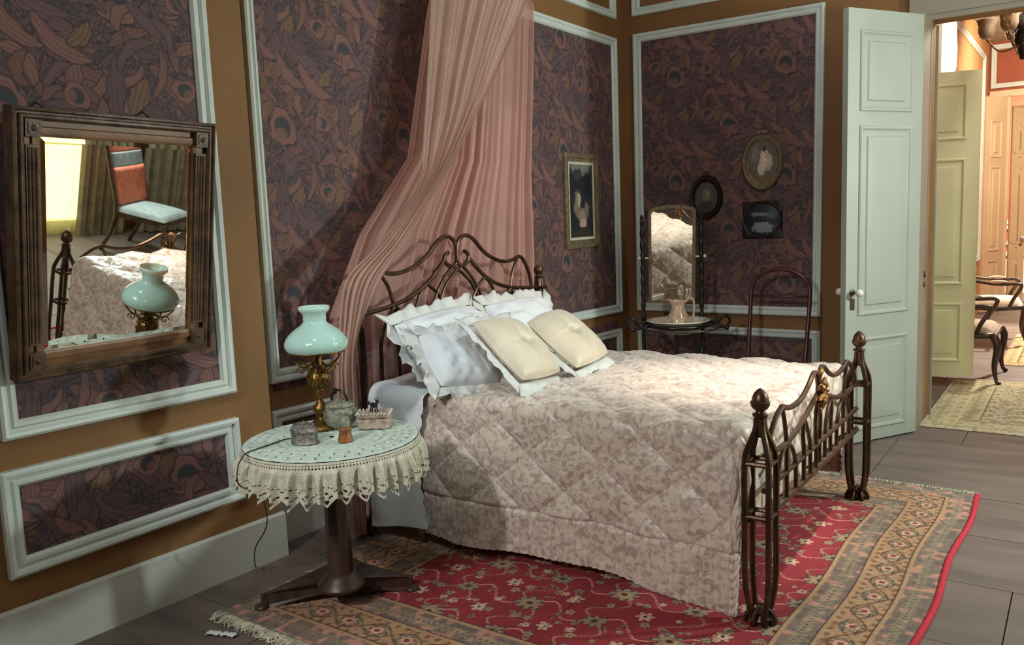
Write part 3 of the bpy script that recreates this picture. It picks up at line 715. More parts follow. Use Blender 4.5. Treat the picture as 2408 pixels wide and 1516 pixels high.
# side rails and slats under the mattress
for s in (1, -1):
    sub(MB().box((XH+.02, BY+s*.70-.015, .36), (XF-.05, BY+s*.70+.015, .43)), 'side_rail', MT['iron'], bed)
for k in range(9):
    sub(MB().box((XH+.15+k*.2, BY-.70, .425), (XH+.23+k*.2, BY+.70, .445)), 'slat', MT['walnut'], bed)
# mattress -----------------------------------------------------------
o = MB().box((XH+.03, BY-.735, .446), (XF-.09, BY+.735, .70)).build('mattress', MT['mattress'], None, bevel=.04)
props(o, 'pale mattress hidden beneath the quilt and sheet of the iron bed', 'mattress')
# cloth drape helper -----------------------------------------------
def drape(s, t, sa, sb, ta, tb, ztop, flare=.03, rnd=.045, crown=.012):
    """cloth coords s (x) t (y): flat over [sa..sb]x[ta..tb], hanging outside. returns P, normal-ish, drop"""
    ds = np.maximum(0, s-sb)-np.maximum(0, sa-s); dt = np.maximum(0, t-tb)-np.maximum(0, ta-t)
    drop = np.maximum(np.abs(ds), np.abs(dt)); ang = np.arctan2(dt, ds+1e-9)
    ux, uy = np.where(drop > 0, np.cos(ang), 0), np.where(drop > 0, np.sin(ang), 0)
    on_ = np.clip(drop/(rnd*pi/2), 0, 1); a = on_*pi/2
    out = rnd*np.sin(a)+flare*np.maximum(0, drop-rnd*pi/2); z = -rnd*(1-np.cos(a))-np.maximum(0, drop-rnd*pi/2)
    x = np.clip(s, sa, sb)+ux*out; y = np.clip(t, ta, tb)+uy*out
    ins = np.clip(np.minimum.reduce([s-sa+.4, sb-s+.4, t-ta, tb-t])/.5, 0, 1)
    zt = ztop(np.clip(s, sa, sb), np.clip(t, ta, tb))+crown*sstep(0, 1, ins)
    P = np.stack([x, y, zt+z], -1)
    Nn = np.stack([ux*np.sin(a), uy*np.sin(a), np.cos(a)], -1)
    return P, Nn, drop
ztop = lambda x, y: .735-.018*(y-2.96)/1.54
# quilt ---------------------------------------------------------------
hemx = [-2.62, -2.22, -1.87, -1.56, -1.28, -1.08]; hemz = [.062, .060, .075, .068, .048, .028]
NS, NT = 560, 640
sv = np.linspace(-2.60, -1.075+.37, NS); tv = np.linspace(2.965-.72, 4.495+.60, NT)
S, T = np.meshgrid(sv, tv, indexing='ij')
# stretch near hem so that it follows the measured hem line
dropn = np.interp(np.clip(S, -2.6, -1.05), hemx, [.735-z for z in hemz])
Tn = np.where(T < 2.965, 2.965-(2.965-T)/.72*dropn, T)
P, Nn, drop = drape(S, Tn, -9, -1.075, 2.995, 4.47, ztop, flare=.035)
Pd = .29
qa, qb = (S*.80+Tn)/Pd*2, (S*.80-Tn)/Pd*2
puff = np.abs(np.sin(pi*qa/2)*np.sin(pi*qb/2))**.55
nearside = 2.995-Tn
below = (drop > .50)
pz = .020*puff
pz = np.where(below, .0035*np.sin(np.where(S > -1.05, Tn, S)*2*pi/.035+3*np.sin(S*11))+.012, pz)
line_b = np.exp(-((drop-.50)/.008)**2); pz = pz-.008*line_b
crk = vnoise(S+10, T+10, 60, 60, 3, 3, 3)+.5*vnoise(S+10, T+10, 140, 140, 3, 3, 4)
seam = np.minimum(np.abs((qa/2) % 1-.5), np.abs((qb/2) % 1-.5))
pz = pz+(crk-.75)*np.where(drop > .02, .006, .0085)
wav = .020*np.sin(S*5.2+1.2)*sstep(.1, .7, drop)+.012*np.sin(S*13+T*3)*sstep(.15, .7, drop)
P = P+Nn*(pz+wav)[..., None]+[0, 0, .004]
P[..., 2] = np.maximum(P[..., 2], .018)
def quilt_material():
    m = bpy.data.materials.new('quilted_jacquard_satin'); m.use_nodes = True; nt = m.node_tree; N = nt.nodes; K = nt.links
    b = N['Principled BSDF']; uvn = N.new('ShaderNodeTexCoord')
    n1 = N.new('ShaderNodeTexNoise'); n1.inputs['Scale'].default_value = 30; n1.inputs['Detail'].default_value = 4; n1.inputs['Distortion'].default_value = 1.1
    K.new(uvn.outputs['UV'], n1.inputs['Vector'])
    n2 = N.new('ShaderNodeTexVoronoi'); n2.inputs['Scale'].default_value = 40; K.new(uvn.outputs['UV'], n2.inputs['Vector'])
    ad = N.new('ShaderNodeMath'); ad.operation = 'ADD'; K.new(n1.outputs[0], ad.inputs[0])
    ml = N.new('ShaderNodeMath'); ml.operation = 'MULTIPLY'; ml.inputs[1].default_value = .22; K.new(n2.outputs['Distance'], ml.inputs[0]); K.new(ml.outputs[0], ad.inputs[1])
    cr = N.new('ShaderNodeValToRGB'); cr.color_ramp.elements[0].position = .50; cr.color_ramp.elements[1].position = .66
    cr.color_ramp.elements[0].color = L4((178,160,146)); cr.color_ramp.elements[1].color = L4((216,202,188))
    K.new(ad.outputs[0], cr.inputs[0]); K.new(cr.outputs[0], b.inputs['Base Color'])
    rr = N.new('ShaderNodeMapRange'); rr.inputs['From Min'].default_value = .5; rr.inputs['From Max'].default_value = .64; rr.inputs['To Min'].default_value = .62; rr.inputs['To Max'].default_value = .36
    K.new(ad.outputs[0], rr.inputs['Value']); K.new(rr.outputs[0], b.inputs['Roughness'])
    b.inputs['Sheen Weight'].default_value = .5; b.inputs['Sheen Roughness'].default_value = .4
    n3 = N.new('ShaderNodeTexNoise'); n3.inputs['Scale'].default_value = 60; n3.inputs['Detail'].default_value = 3; K.new(uvn.outputs['UV'], n3.inputs['Vector'])
    bp = N.new('ShaderNodeBump'); bp.inputs['Strength'].default_value = .45; bp.inputs['Distance'].default_value = .006
    K.new(n3.outputs[0], bp.inputs['Height']); K.new(bp.outputs[0], b.inputs['Normal'])
    return m
q = grid_obj('quilt', P, quilt_material(), None, uv=np.stack([S, Tn], -1))
props(q, 'pinkish taupe diamond-quilted satin bedspread hanging over the bed side to the rug', 'bedspread')
# turned-back sheet with scalloped lace edge ---------------------------
NS, NT = 150, 460
u = np.linspace(0, 1, NS); tv = np.linspace(2.96-.70, 4.50+.5, NT); U, T = np.meshgrid(u, tv, indexing='ij')
edge = -2.565+.012*np.abs(np.sin(T*pi/.075))+.016*np.sin(T*9)
S = -2.905+(edge+2.905)*U
dropn = .735-np.interp(S, [-2.95, -2.6], [.030, .085]); Tn = np.where(T < 2.955, 2.955-(2.955-T)/.70*dropn, T)
P, Nn, drop = drape(S, Tn, -9, -1, 2.975, 4.49, ztop, flare=.02, rnd=.05)
wr = .010*(vnoise(S*1+9, T+9, 30, 30, 3, 3, 6)-.5)+.012*np.sin(S*22+2)*sstep(.05, .5, drop)*.6
P = P+Nn*(wr+.030)[..., None]
sh = grid_obj('sheet', P, MT['linen'], None); props(sh, 'white sheet with scalloped lace edge folded over the head of the bed', 'sheet')
# pillows --------------------------------------------------------------
def basis(az, el, ro):
    n = np.array([cos(el)*cos(az), cos(el)*sin(az), sin(el)]); a = np.array([-sin(az), cos(az), 0]); b = np.cross(n, a)
    return a*cos(ro)+b*sin(ro), -a*sin(ro)+b*cos(ro), n
def cushion_mesh(c, a, b, n, w, h, t, N_=44, wr=.012, tuft=0, seed=1, sag=0):
    g = np.linspace(-1, 1, N_); X, Y = np.meshgrid(g, g, indexing='ij')
    th = t*np.clip((1-np.abs(X)**2.6)*(1-np.abs(Y)**2.6), 0, 1)**.42
    pin = 1-.07*(np.abs(X)**3)*(1-np.abs(Y)**2)*0; ex = X*(1-.06*(1-Y**2)*np.abs(X)*-1-.06); ey = Y*(1-.06*(1-X**2)*-1-.06)
    nz = wr*(vnoise(X+3, Y+3, 9, 9, 4, 4, seed)+.5*vnoise(X+3, Y+3, 21, 21, 4, 4, seed+1)-.75)*(th/t)
    r = np.hypot(X, Y); tf = tuft*t*(np.exp(-(r/.16)**2)+.35*np.exp(-(np.abs(Y)/.06)**2)*np.exp(-(X/.55)**2)+.25*np.exp(-(np.abs(X)/.06)**2)*np.exp(-(Y/.5)**2))
    base = c+a*(ex*w/2)[..., None]+b*(ey*h/2)[..., None]
    top = base+n*(th+nz-tf)[..., None]; bot = base-n*(th*.55)[..., None]
    return top, bot, X, Y
def ruffle(mb, c, a, b, n, w, h, width, amp, waves, off=0, seed=0, sides=(0,1,2,3), scal=0, drop=0.):
    K_ = waves*8; P = []
    per = [(-1,-1),(1,-1),(1,1),(-1,1),(-1,-1)]
    for k in sides:
        p0, p1 = np.array(per[k], float), np.array(per[k+1], float); nn_ = int(K_*(w if k % 2 == 0 else h)/(w+h)*.5)+8
        rows = []
        for t in np.linspace(0, 1, nn_):
            q = p0*(1-t)+p1*t; o = np.array([[0,-1],[1,0],[0,1],[-1,0]][k], float)
            cor = (sstep(.9, 1., np.array(t))*[1, 0, 0, 0][0]*1.0)
            oo = o+(np.array([[1,0],[0,1],[-1,0],[0,-1]][k])*((t-.5)*2)**9)
            ph = t*waves*(w if k % 2 == 0 else h)*6.5+seed+k
            row = []
            for v in np.linspace(0, 1, 8):
                ww = width*(1+.18*sin(ph*.43))*v*(1+(scal*abs(sin(ph*1.1)) if v == 1 else 0))
                pos = c+a*q[0]*w/2*.97+b*q[1]*h/2*.97+(a*oo[0]+b*oo[1])*ww+n*(off+amp*v*sin(ph)+amp*.7*v*sin(2.3*ph+1)+amp*.35*v*v*sin(4.3*ph+2))+(a*oo[1]-b*oo[0])*amp*.4*v*sin(3.1*ph)
                pos = pos-np.array([0, 0, drop*v*v]); row.append(pos)
            rows.append(row)
        mb.grid(np.array(rows)); 
def pillow(name, label, cat, c, az, el, ro, w, h, t, m, rm=None, rw=.05, tuft=0, seed=1, group=None, ramp=.017, waves=8, wr=.012, sides=(0,1,2,3), pname='pillow_cover', rname='ruffle', roff=0, drop=0.):
    c = np.array(c, float); a, b, n = basis(az, el, ro); t_ = thing(name, tuple(c), label, cat, group)
    top, bot, X, Y = cushion_mesh(c, a, b, n, w, h, t, seed=seed, tuft=tuft, wr=wr); mb = MB(); mb.grid(top); mb.grid(bot, flip=True); mb.build(pname, m, t_, smooth=True)
    if rm is not None:
        q = MB(); ruffle(q, c, a, b, n, w, h, rw, ramp, waves, off=roff, seed=seed*2.1, sides=sides, scal=.12, drop=drop)
        o = q.build(rname, rm, t_, smooth=True); sm = o.modifiers.new('thickness', 'SOLIDIFY'); sm.thickness = .0025
    return t_
pillow('pillow', 'large white pillow with ruffled edge leaning on the left of the headboard', 'pillow', (-2.70, 3.34, .925), radians(4), radians(38), .04, .74, .38, .085, MT['linen'], MT['cotton'], .065, seed=2, wr=.05, group='white pillows')
pillow('pillow', 'white ruffled pillow at the right of the headboard beside the far bedpost', 'pillow', (-2.72, 4.07, .915), radians(-4), radians(36), -.03, .58, .36, .085, MT['linen'], MT['cotton'], .065, seed=4, wr=.05, group='white pillows')
pillow('pillow', 'small white frilled pillow in front, left of the cream cushions', 'pillow', (-2.50, 3.13, .885), radians(-14), radians(44), -.10, .36, .32, .085, MT['linen'], MT['cotton'], .055, seed=6, wr=.035, group='white pillows')
pillow('cushion', 'cream tufted satin cushion with white lace border, nearest the table', 'cushion', (-2.262, 3.290, .925), radians(9.97), radians(46.8), radians(-6.8), .415, .385, .075, MT['satin'], MT['cotton'], .055, tuft=.55, seed=8, wr=.006, ramp=.007, waves=7, pname='cushion_cover', rname='lace_border', roff=-.02, group='cream cushions', sides=(0,3,2))
pillow('cushion', 'cream tufted satin cushion with white lace border, nearest the corner washstand', 'cushion', (-2.238, 3.725, .917), radians(.4), radians(51), radians(4.3), .40, .375, .072, MT['satin'], MT['cotton'], .05, tuft=.55, seed=9, wr=.006, ramp=.007, waves=7, pname='cushion_cover', rname='lace_border', roff=-.02, group='cream cushions', sides=(0,3))

# ================================================================ CANOPY
can = thing('bed_canopy', (-3.0, 3.9, 0), 'sheer pink tulle canopy hanging over the headboard and tied back on the left', 'canopy')
def guide(pts): return [(q[1], max(q[2], .03), x) for (u_, v_, x) in pts for q in (on_x(u_, v_, x),)]
Lp = [(4.0,3.42,-3.02)]+guide([(1010,-60,-3.0),(1010,0,-2.98),(1003,150,-2.95),(992,330,-2.92),(983,430,-2.90),(932,520,-2.86),(870,595,-2.83),(808,665,-2.83),(794,800,-2.86),(792,930,-2.90),(815,1080,-2.92),(826,1200,-2.92),(836,1272,-2.92)])
Rp = [(4.12,3.42,-3.0)]+guide([(1262,-60,-2.97),(1237,0,-2.95),(1193,107,-2.93),(1146,214,-2.90),(1078,352,-2.87),(1017,459,-2.85),(965,550,-2.83),(899,645,-2.81),(864,718,-2.82),(843,770,-2.85),(834,850,-2.88),(846,1080,-2.90),(862,1274,-2.90)])
Lq, Rq = spline(Lp, 14), spline(Rp, 14); n = len(Lq); m = 150; uu = np.linspace(0, 1, m)
wdt = np.linalg.norm(Lq[:, :2]-Rq[:, :2], axis=1)
mid_ = uu[None, :]; fold = np.zeros((n, m))
for k, (fr, am, ph) in enumerate(((7, .5, 0), (13, .32, 1.3), (23, .16, .4), (37, .07, 2))): fold += am*np.sin(2*pi*fr*(mid_**1.25)+ph)
w1 = mid_**(1+.35*np.linspace(0, 1, n)[:, None])
Y_ = Lq[:, None, 0]*(1-w1)+Rq[:, None, 0]*w1; Z_ = Lq[:, None, 1]*(1-w1)+Rq[:, None, 1]*w1; X_ = Lq[:, None, 2]*(1-w1)+Rq[:, None, 2]*w1
X_ = X_+fold*np.minimum(.026, .02+.03*wdt[:, None])*.9
P = np.stack([X_, Y_, Z_], -1)
grid_obj('front_drape', P, MT['tulle2'], can)
# back drape: falls straight behind the headboard, fanning out
zz = np.linspace(3.4, .03, 120); lb = np.interp(zz, [.03, .7, 1.1, 1.5, 1.9, 2.7, 3.4], [2.86, 2.84, 2.86, 3.10, 3.5, 3.72, 3.98]); rb = np.interp(zz, [.03, .85, 1.3, 1.85, 2.4, 2.94, 3.4], [4.70, 4.70, 4.73, 4.72, 4.78, 4.83, 4.15])
m = 420; uu = np.linspace(0, 1, m)[None, :]; fold = np.zeros((120, m)); zn = (3.4-zz)[:, None]/3.4
for fr, am, ph in ((9, .55, 0), (16, .55, 1.1), (27, .25, 2.2), (53, .06, .7)): fold += am*np.sin(2*pi*fr*(uu+.03*np.sin(4*uu*pi+zn*1.2))+ph+zn*1.4)
Y_ = lb[:, None]*(1-uu)+rb[:, None]*uu; X_ = -3.10+fold*(.014+.024*zn)
P = np.stack([X_, Y_, np.repeat(zz[:, None], m, 1)], -1)
grid_obj('back_drape', P, MT['tulle'], can)
mb = MB(); mb.tube([(-3.05+.10*cos(a), 4.08+.16*sin(a), 3.43) for a in np.linspace(0, 2*pi, 33)[:-1]], .012, 8, closed=True); mb.tube([(-3.24, 4.08, 3.43), (-3.15, 4.08, 3.43)], .012, 8)
mb.build('canopy_ring', MT['brass'], can, smooth=True)

# ================================================================ WALL MIRROR (leans forward)
az, el, ro = radians(2.65), radians(8.98), radians(-.13)
n = np.array([cos(el)*cos(az), cos(el)*sin(az), -sin(el)]); a = np.array([-sin(az), cos(az), 0]); b = np.cross(n, a)
a, b = a*cos(ro)+b*sin(ro), -a*sin(ro)+b*cos(ro); c = np.array([-3.0089, 1.7771, 1.5122])
t = thing('wall_mirror', tuple(c), 'large mirror in a wide bronzed wooden frame leaning forward from the left wall', 'mirror')
mb = MB(); mb.frame(c, a, b, n, .735, .872, [(0,-.055),(0,-.012),(-.004,-.004),(.004,.006),(.012,.004),(.016,-.006),(.022,-.006),(.027,.004),(.036,.0),(.0375,-.012),(.0375,-.055)])
mb.build('frame_moulding', MT['frame'], t, smooth='auto')
mb = MB(); mb.frame(c, a, b, n, .606, .755, [(0,-.045),(0,-.018),(.010,-.012),(.030,-.012),(.034,-.020),(.064,-.020),(.066,-.045)])
mb.build('inner_frame', MT['veneer'], t, smooth='auto')
for s in (1, -1):
    mb = MB(); cc = c+a*s*.337
    mb.obox(cc-n*.012, a, b, n, .046, .70, .016)
    for k in (-1, 0, 1): mb.tube([cc+a*k*.013-b*.34-n*.004, cc+a*k*.013+b*.34-n*.004], .005, 8)
    mb.build('side_pilaster', MT['frame'], t, smooth='auto')
    for s2 in (1, -1):
        mb = MB(); cc2 = c+a*s*.337+b*s2*.405; mb.obox(cc2-n*.008, a, b, n, .054, .058, .024); mb.obox(cc2+n*.004, a, b, n, .036, .040, .006)
        mb.lathe([(.004,0),(.012,0),(.008,.005),(.002,.007)], cc2+n*.006, 12, (a, b, n)); mb.build('corner_block', MT['frame'], t, smooth='auto')
MB().obox(c-n*.050, a, b, n, .72, .86, .012).build('back_board', MT['walnut'], t)
mb = MB(); gp = c-n*.020; V = []
for o, z in ((0, -.003), (.018, 0)):
    for i, j in ((-1,-1),(1,-1),(1,1),(-1,1)): V.append(gp+a*i*(.304-o)+b*j*(.378-o)+n*z)
mb.add(V, [(0,1,5,4),(1,2,6,5),(2,3,7,6),(3,0,4,7),(4,5,6,7)]); mb.build('mirror_glass', MT['mirror'], t)
top = c+b*.46-n*.045
for s in (1, -1):
    p = top+a*s*.2; w_ = A(p[1], p[2]+.06, .002); mb = MB(); mb.tube([p-b*.03, w_], .003, 6); mb.build('hanging_wire', MT['steel'], t)

# ================================================================ PEDESTAL TABLE
TX, TY, TZ, TR = -2.437, 2.224, .720, .337
t = thing('pedestal_table', (TX, TY, 0), 'round dark wooden pedestal table with a three-cornered base', 'table')
MB().lathe([(.02,-.03),(TR-.02,-.03),(TR-.006,-.022),(TR-.006,-.008),(TR-.02,-.002),(.02,-.002)], (TX, TY, TZ), 64).build('table_top', MT['walnut'], t, smooth='auto')
mb = MB(); k6 = 8
mb.lathe([(.050,.15),(.050,.20),(.048,.45),(.047,.62),(.062,.65),(.062,.69)], (TX, TY, 0), 8); mb.build('column', MT['walnut'], t, smooth='auto')
mb = MB(); mb.lathe([(.03,.10),(.090,.105),(.094,.118),(.082,.138),(.068,.150),(.062,.162),(.05,.168)], (TX, TY, 0), 28); mb.build('column_collar', MT['walnut'], t, smooth='auto')
tips = [(-2.754, 2.037), (-2.290, 2.520), (-2.74, 2.54)]; poly = []
ctr = np.array([TX, TY])
for k in range(3):
    p, q = np.array(tips[k]), np.array(tips[(k+1) % 3]); e = (q-p)/np.linalg.norm(q-p)
    A0, A1 = p+e*.03, q-e*.03
    for s in np.linspace(0, 1, 9):
        m_ = A0*(1-s)+A1*s; pull = sin(pi*s)**.9*.30; poly.append(m_*(1-pull)+ctr*pull)
poly = np.array(poly); V = []; nn = len(poly); lift = np.array([sin(pi*(i % 9)/8) for i in range(nn)])
for f, z0, zl in ((.86, .012, .050), (1.0, .016, .046), (1.0, .058, .042), (.94, .068, .042), (.35, .112, 0), (.0, .115, 0)):
    for i in range(nn): p = ctr+(poly[i]-ctr)*f; V.append((p[0], p[1], z0+zl*lift[i]))
Fc = [(k*nn+i, k*nn+(i+1) % nn, (k+1)*nn+(i+1) % nn, (k+1)*nn+i) for k in range(5) for i in range(nn)]+[tuple(range(nn))[::-1]]
mb = MB(); mb.add(V, Fc); mb.build('platform_base', MT['walnut'], t, smooth='auto')
for p in tips:
    d = (ctr-np.array(p)); d /= np.linalg.norm(d); q = np.array(p)+d*.03
    MB().lathe([(.01,.0),(.026,.002),(.030,.012),(.026,.024),(.012,.026)], (q[0], q[1], .0), 14, sx=1, sy=1).build('bun_foot', MT['walnut'], t, smooth=True)
# lace cloth ----------------------------------------------------------
cl = thing('lace_tablecloth', (TX, TY, TZ), 'round crocheted lace cloth with gathered scalloped skirt on the pedestal table', 'tablecloth')
r = np.linspace(.012, TR+.002, 70); th = np.linspace(0, 2*pi, 361); R_, TH = np.meshgrid(r, th, indexing='ij')
zc = TZ+.002+.0015*np.sin(R_*180)*(R_ > .15)+.0008*np.sin(TH*24)*np.sin(R_*90)
zc = np.where(R_ > TR-.012, zc-.35*(R_-(TR-.012))**1.0*.5, zc)
P = np.stack([TX+R_*np.cos(TH), TY+R_*np.sin(TH), zc], -1)
row = (R_[:-1, :-1]); tc_ = TH[:-1, :-1]
mask = np.ones(row.shape, bool)
for rr, kk in ((.30, 36), (.255, 30), (.205, 24)):
    ph = (tc_*kk/(2*pi)) % 1; mask &= ~((np.abs(row-rr)/.0075+np.abs(ph-.5)/.10 < 1.0))
mb = MB(); mb.grid(P, mask=mask); mb.build('cloth_top', MT['lace'], cl, smooth=True)
NZ, NTH = 56, 1440; v = np.linspace(0, 1, NZ); th = np.linspace(0, 2*pi, NTH, endpoint=False); V_, TH = np.meshgrid(v, th, indexing='ij')
pleat = 40; gath = np.sin(TH*pleat+.9*np.sin(TH*7))*.55+.30*np.sin(TH*pleat*1.7+1.1)+.2*np.sin(TH*13)
NSC = 34; sc_ = np.abs(((TH*NSC/(2*pi)) % 1)-.5)*2           # 0 at tip, 1 between
L = .148+.008*np.sin(TH*5+1)
zr = V_*L; zr = np.where(V_ > .76, .76*L+(V_-.76)*L*(1.34-.95*sc_**1.1), zr)
rad = TR+.005+.012*np.clip(V_*4, 0, 1)+gath*.024*sstep(.10, .5, V_)+.010*V_
P = np.stack([TX+rad*np.cos(TH), TY+rad*np.sin(TH), TZ-.004-zr], -1)
vm = V_[:-1]; tm = TH[:-1]; mask = np.ones(vm.shape, bool)
e_ = ((tm*180/(2*pi)) % 1)
for v0 in (.055, .12): mask &= ~((np.abs(vm-v0) < .016) & (e_ > .3) & (e_ < .8))
ph = ((tm*NSC/(2*pi)) % 1)-.5
for (p0, v0, rp, rv) in ((0, .90, .14, .040), (0, .72, .10, .030), (.28, .80, .08, .03), (-.28, .80, .08, .03), (.30, .60, .06, .018), (-.30, .60, .06, .018), (.13, .575, .05, .014), (-.13, .575, .05, .014), (.16, .82, .06, .022), (-.16, .82, .06, .022), (.44, .66, .05, .018), (-.44, .66, .05, .018)):
    mask &= ~(((ph-p0)/rp)**2+((vm-v0)/rv)**2 < 1)
mb = MB(); mb.grid(P, wrap=True, flip=True, mask=mask); mb.build('gathered_skirt', MT['lace2'], cl, smooth=True)

# ================================================================ OIL LAMP
LB = on_z(757, 1006, TZ+.004); lx, ly, lz = LB
t = thing('oil_lamp', (lx, ly, lz), 'brass oil lamp with pale green opal glass shade on the lace table', 'lamp')
mb = MB(); mb.lathe([(.01,0),(.070,.0),(.072,.008),(.058,.018),(.045,.024),(.03,.034),(.016,.044),(.014,.052),(.024,.062),(.031,.078),(.030,.090),(.018,.106),(.011,.12),(.011,.150),(.016,.158),(.02,.164)], LB, 28); mb.build('lamp_base', MT['brass'], t, smooth=True)
mb = MB(); mb.lathe([(.006,.160),(.026,.168),(.040,.184),(.0455,.204),(.0455,.214),(.040,.234),(.026,.250),(.018,.256)], LB, 28)
for k in range(14):
    q = 2*pi*k/14; mb.tube([LB+[cos(q+s*.5)*rr_, sin(q+s*.5)*rr_, z_] for s, rr_, z_ in ((0,.030,.172),(.3,.043,.19),(.6,.0465,.209),(.9,.043,.228),(1.2,.03,.246))], .0022, 5)
mb.build('oil_font', MT['brass'], t, smooth=True)
mb = MB(); mb.lathe([(.008,.252),(.022,.256),(.024,.270),(.017,.285),(.02,.30),(.02,.316),(.014,.322)], LB, 20); mb.build('burner', MT['brass'], t, smooth=True)
mb = MB(); mb.tube([LB+[.112*cos(q), .112*sin(q), .322] for q in np.linspace(0, 2*pi, 41)[:-1]], .0045, 6, closed=True); mb.build('shade_ring', MT['brass'], t, smooth=True)
for k in range(6):
    q = 2*pi*k/6+.2; d = np.array([cos(q), sin(q), 0]); z = np.array([0, 0, 1.])
    pts = [LB+d*.02+z*.275, LB+d*.045+z*.262, LB+d*.075+z*.27, LB+d*.10+z*.295, LB+d*.112+z*.32]
    mb = MB(); mb.tube(spline(pts, 5), .0035, 6)
    sp = [LB+d*(.072+.019*cos(w_)*(1-w_/9))+z*(.262+.019*sin(w_)*(1-w_/9)-.012) for w_ in np.linspace(0, 7, 22)]
    mb.tube(sp, .003, 6); sp = [LB+d*(.040+.013*cos(w_)*(1-w_/9))+z*(.245+.013*sin(w_)*(1-w_/9)) for w_ in np.linspace(0, 6.5, 18)]; mb.tube(sp, .0026, 6)
    mb.build('scroll_arm', MT['brass'], t, smooth=True)
mb = MB(); pr = [(.110,.320),(.121,.330),(.1275,.346),(.1275,.358),(.1215,.374),(.109,.391),(.092,.407),(.072,.421),(.057,.431),(.0475,.440),(.0455,.450),(.0470,.455),(.0460,.462),(.0470,.474),(.054,.482),(.0610,.488),(.0625,.494),(.0625,.505)]
mb.lathe(pr+[(r_-.003, z_) for r_, z_ in pr[::-1]], LB, 56)
mb.f = mb.f[:-2]; o = mb.build('opal_shade', MT['opal'], t, smooth=True)
mb = MB(); mb.lathe([(.02,.315),(.028,.335),(.024,.38),(.018,.42),(.017,.46)], LB, 20); mb.f = mb.f[:-2]; mb.build('glass_chimney', MT['porcelain'], t, smooth=True)
mb = MB()
cz = TZ+.0065
cp = [LB+[-.05,-.03,.008]]+[on_z(u_, v_, cz) for u_, v_ in ((700,1026),(672,1032),(640,1043),(605,1055),(578,1066))]
e = on_z(568, 1078, cz); cp += [e+[0,0,-.002], e+[-.016,-.006,-.03], e+[-.018,-.006,-.10]]
cp += [on(612, 1165, (TX-.33, 2.15, 0), (1, -.6, 0)), on(627, 1208, (TX-.36, 2.15, 0), (1, -.6, 0)), on(624, 1245, (TX-.37, 2.15, 0), (1, -.6, 0)), on(600, 1290, (-2.93, 2.15, 0), (1, -.6, 0)), on_z(602, 1333, .006), on_z(622, 1338, .005)]
mb.tube(spline(cp, 6), .0026, 6); mb.build('cord', MT['cable'], t, smooth=True)
# things standing on the cloth ------------------------------------------
zt = TZ+.0045
c = on_z(717, 1040, zt)
t = thing('trinket_box', tuple(c), 'oval embossed pewter trinket box at the front left of the lace table', 'box')
mb = MB(); mb.lathe([(.02,0),(.052,.0),(.054,.004),(.051,.008),(.051,.040),(.053,.044)], c, 36, sx=1.12, sy=.86); mb.build('box_body', MT['pewter'], t, smooth='auto')
mb = MB(); mb.lathe([(.054,.045),(.055,.052),(.050,.060),(.038,.070),(.018,.078),(.006,.080),(.005,.084),(.002,.086)], c, 36, sx=1.12, sy=.86)
for k in range(16): q = k*2*pi/16; mb.ball(c+[cos(q)*.038*1.12, sin(q)*.038*.86, .068], (.006,.006,.006), 8)
mb.build('box_lid', MT['pewter'], t, smooth=True)
c = on_z(802, 1004, zt)
t = thing('glass_jar', tuple(c), 'round cut-glass biscuit jar with dark metal handle behind the lamp foot', 'jar')
mb = MB(); V = []; K_ = 48; pr = [(.02,0),(.040,.002),(.058,.018),(.067,.045),(.066,.070),(.058,.088)]
for r_, z_ in pr:
    for j in range(K_): q = 2*pi*j/K_; rr_ = r_*(1+.045*abs(sin(q*6))); V.append(c+[rr_*cos(q), rr_*sin(q), z_])
mb.add(V, [(i*K_+j, i*K_+(j+1) % K_, (i+1)*K_+(j+1) % K_, (i+1)*K_+j) for i in range(len(pr)-1) for j in range(K_)]+[tuple(range(K_))[::-1], tuple((len(pr)-1)*K_+j for j in range(K_))]); mb.build('jar_body', MT['glass'], t, smooth='auto')
mb = MB(); mb.lathe([(.059,.088),(.061,.094),(.054,.104),(.034,.114),(.012,.120)], c, 36); mb.build('jar_lid', MT['glass'], t, smooth=True)
mb = MB(); mb.tube(spline([c+[-.034,-.01,.110], c+[-.030,-.008,.142], c+[-.012,-.002,.156], c+[.014,.004,.150], c+[.032,.01,.132], c+[.036,.01,.112]], 5), .005, 8); mb.ball(c+[-.02,-.004,.150], (.012,.010,.014), 10); mb.build('jar_handle', MT['black'], t, smooth=True)
c = on_z(813, 1037, zt)
t = thing('perfume_bottle', tuple(c), 'small amber and clear glass perfume bottle in front of the glass jar', 'bottle')
mb = MB(); mb.lathe([(.01,0),(.029,0),(.030,.006),(.026,.024),(.023,.034),(.026,.046),(.028,.052),(.026,.056)], c, 10); mb.build('bottle_body', MT['amber'], t, smooth='auto')
mb = MB(); mb.lathe([(.018,.056),(.020,.062),(.022,.080),(.018,.094),(.010,.100)], c, 10); mb.build('bottle_stopper', MT['glass'], t, smooth='auto')
c = on_z(882, 1004, zt); aa = np.array([cos(.62), sin(.62), 0.]); bb = np.array([-sin(.62), cos(.62), 0.])
t = thing('jewel_box', tuple(c), 'rectangular embroidered jewel box at the right rear of the lace table', 'box')
o = MB().obox(c+[0,0,.022], aa, bb, (0,0,1), .125, .085, .044).build('box_body', MT['boxm'], t, bevel=.006)
o = MB().obox(c+[0,0,.054], aa, bb, (0,0,1), .132, .092, .018).build('box_lid', MT['boxm'], t, bevel=.006)
mb = MB()
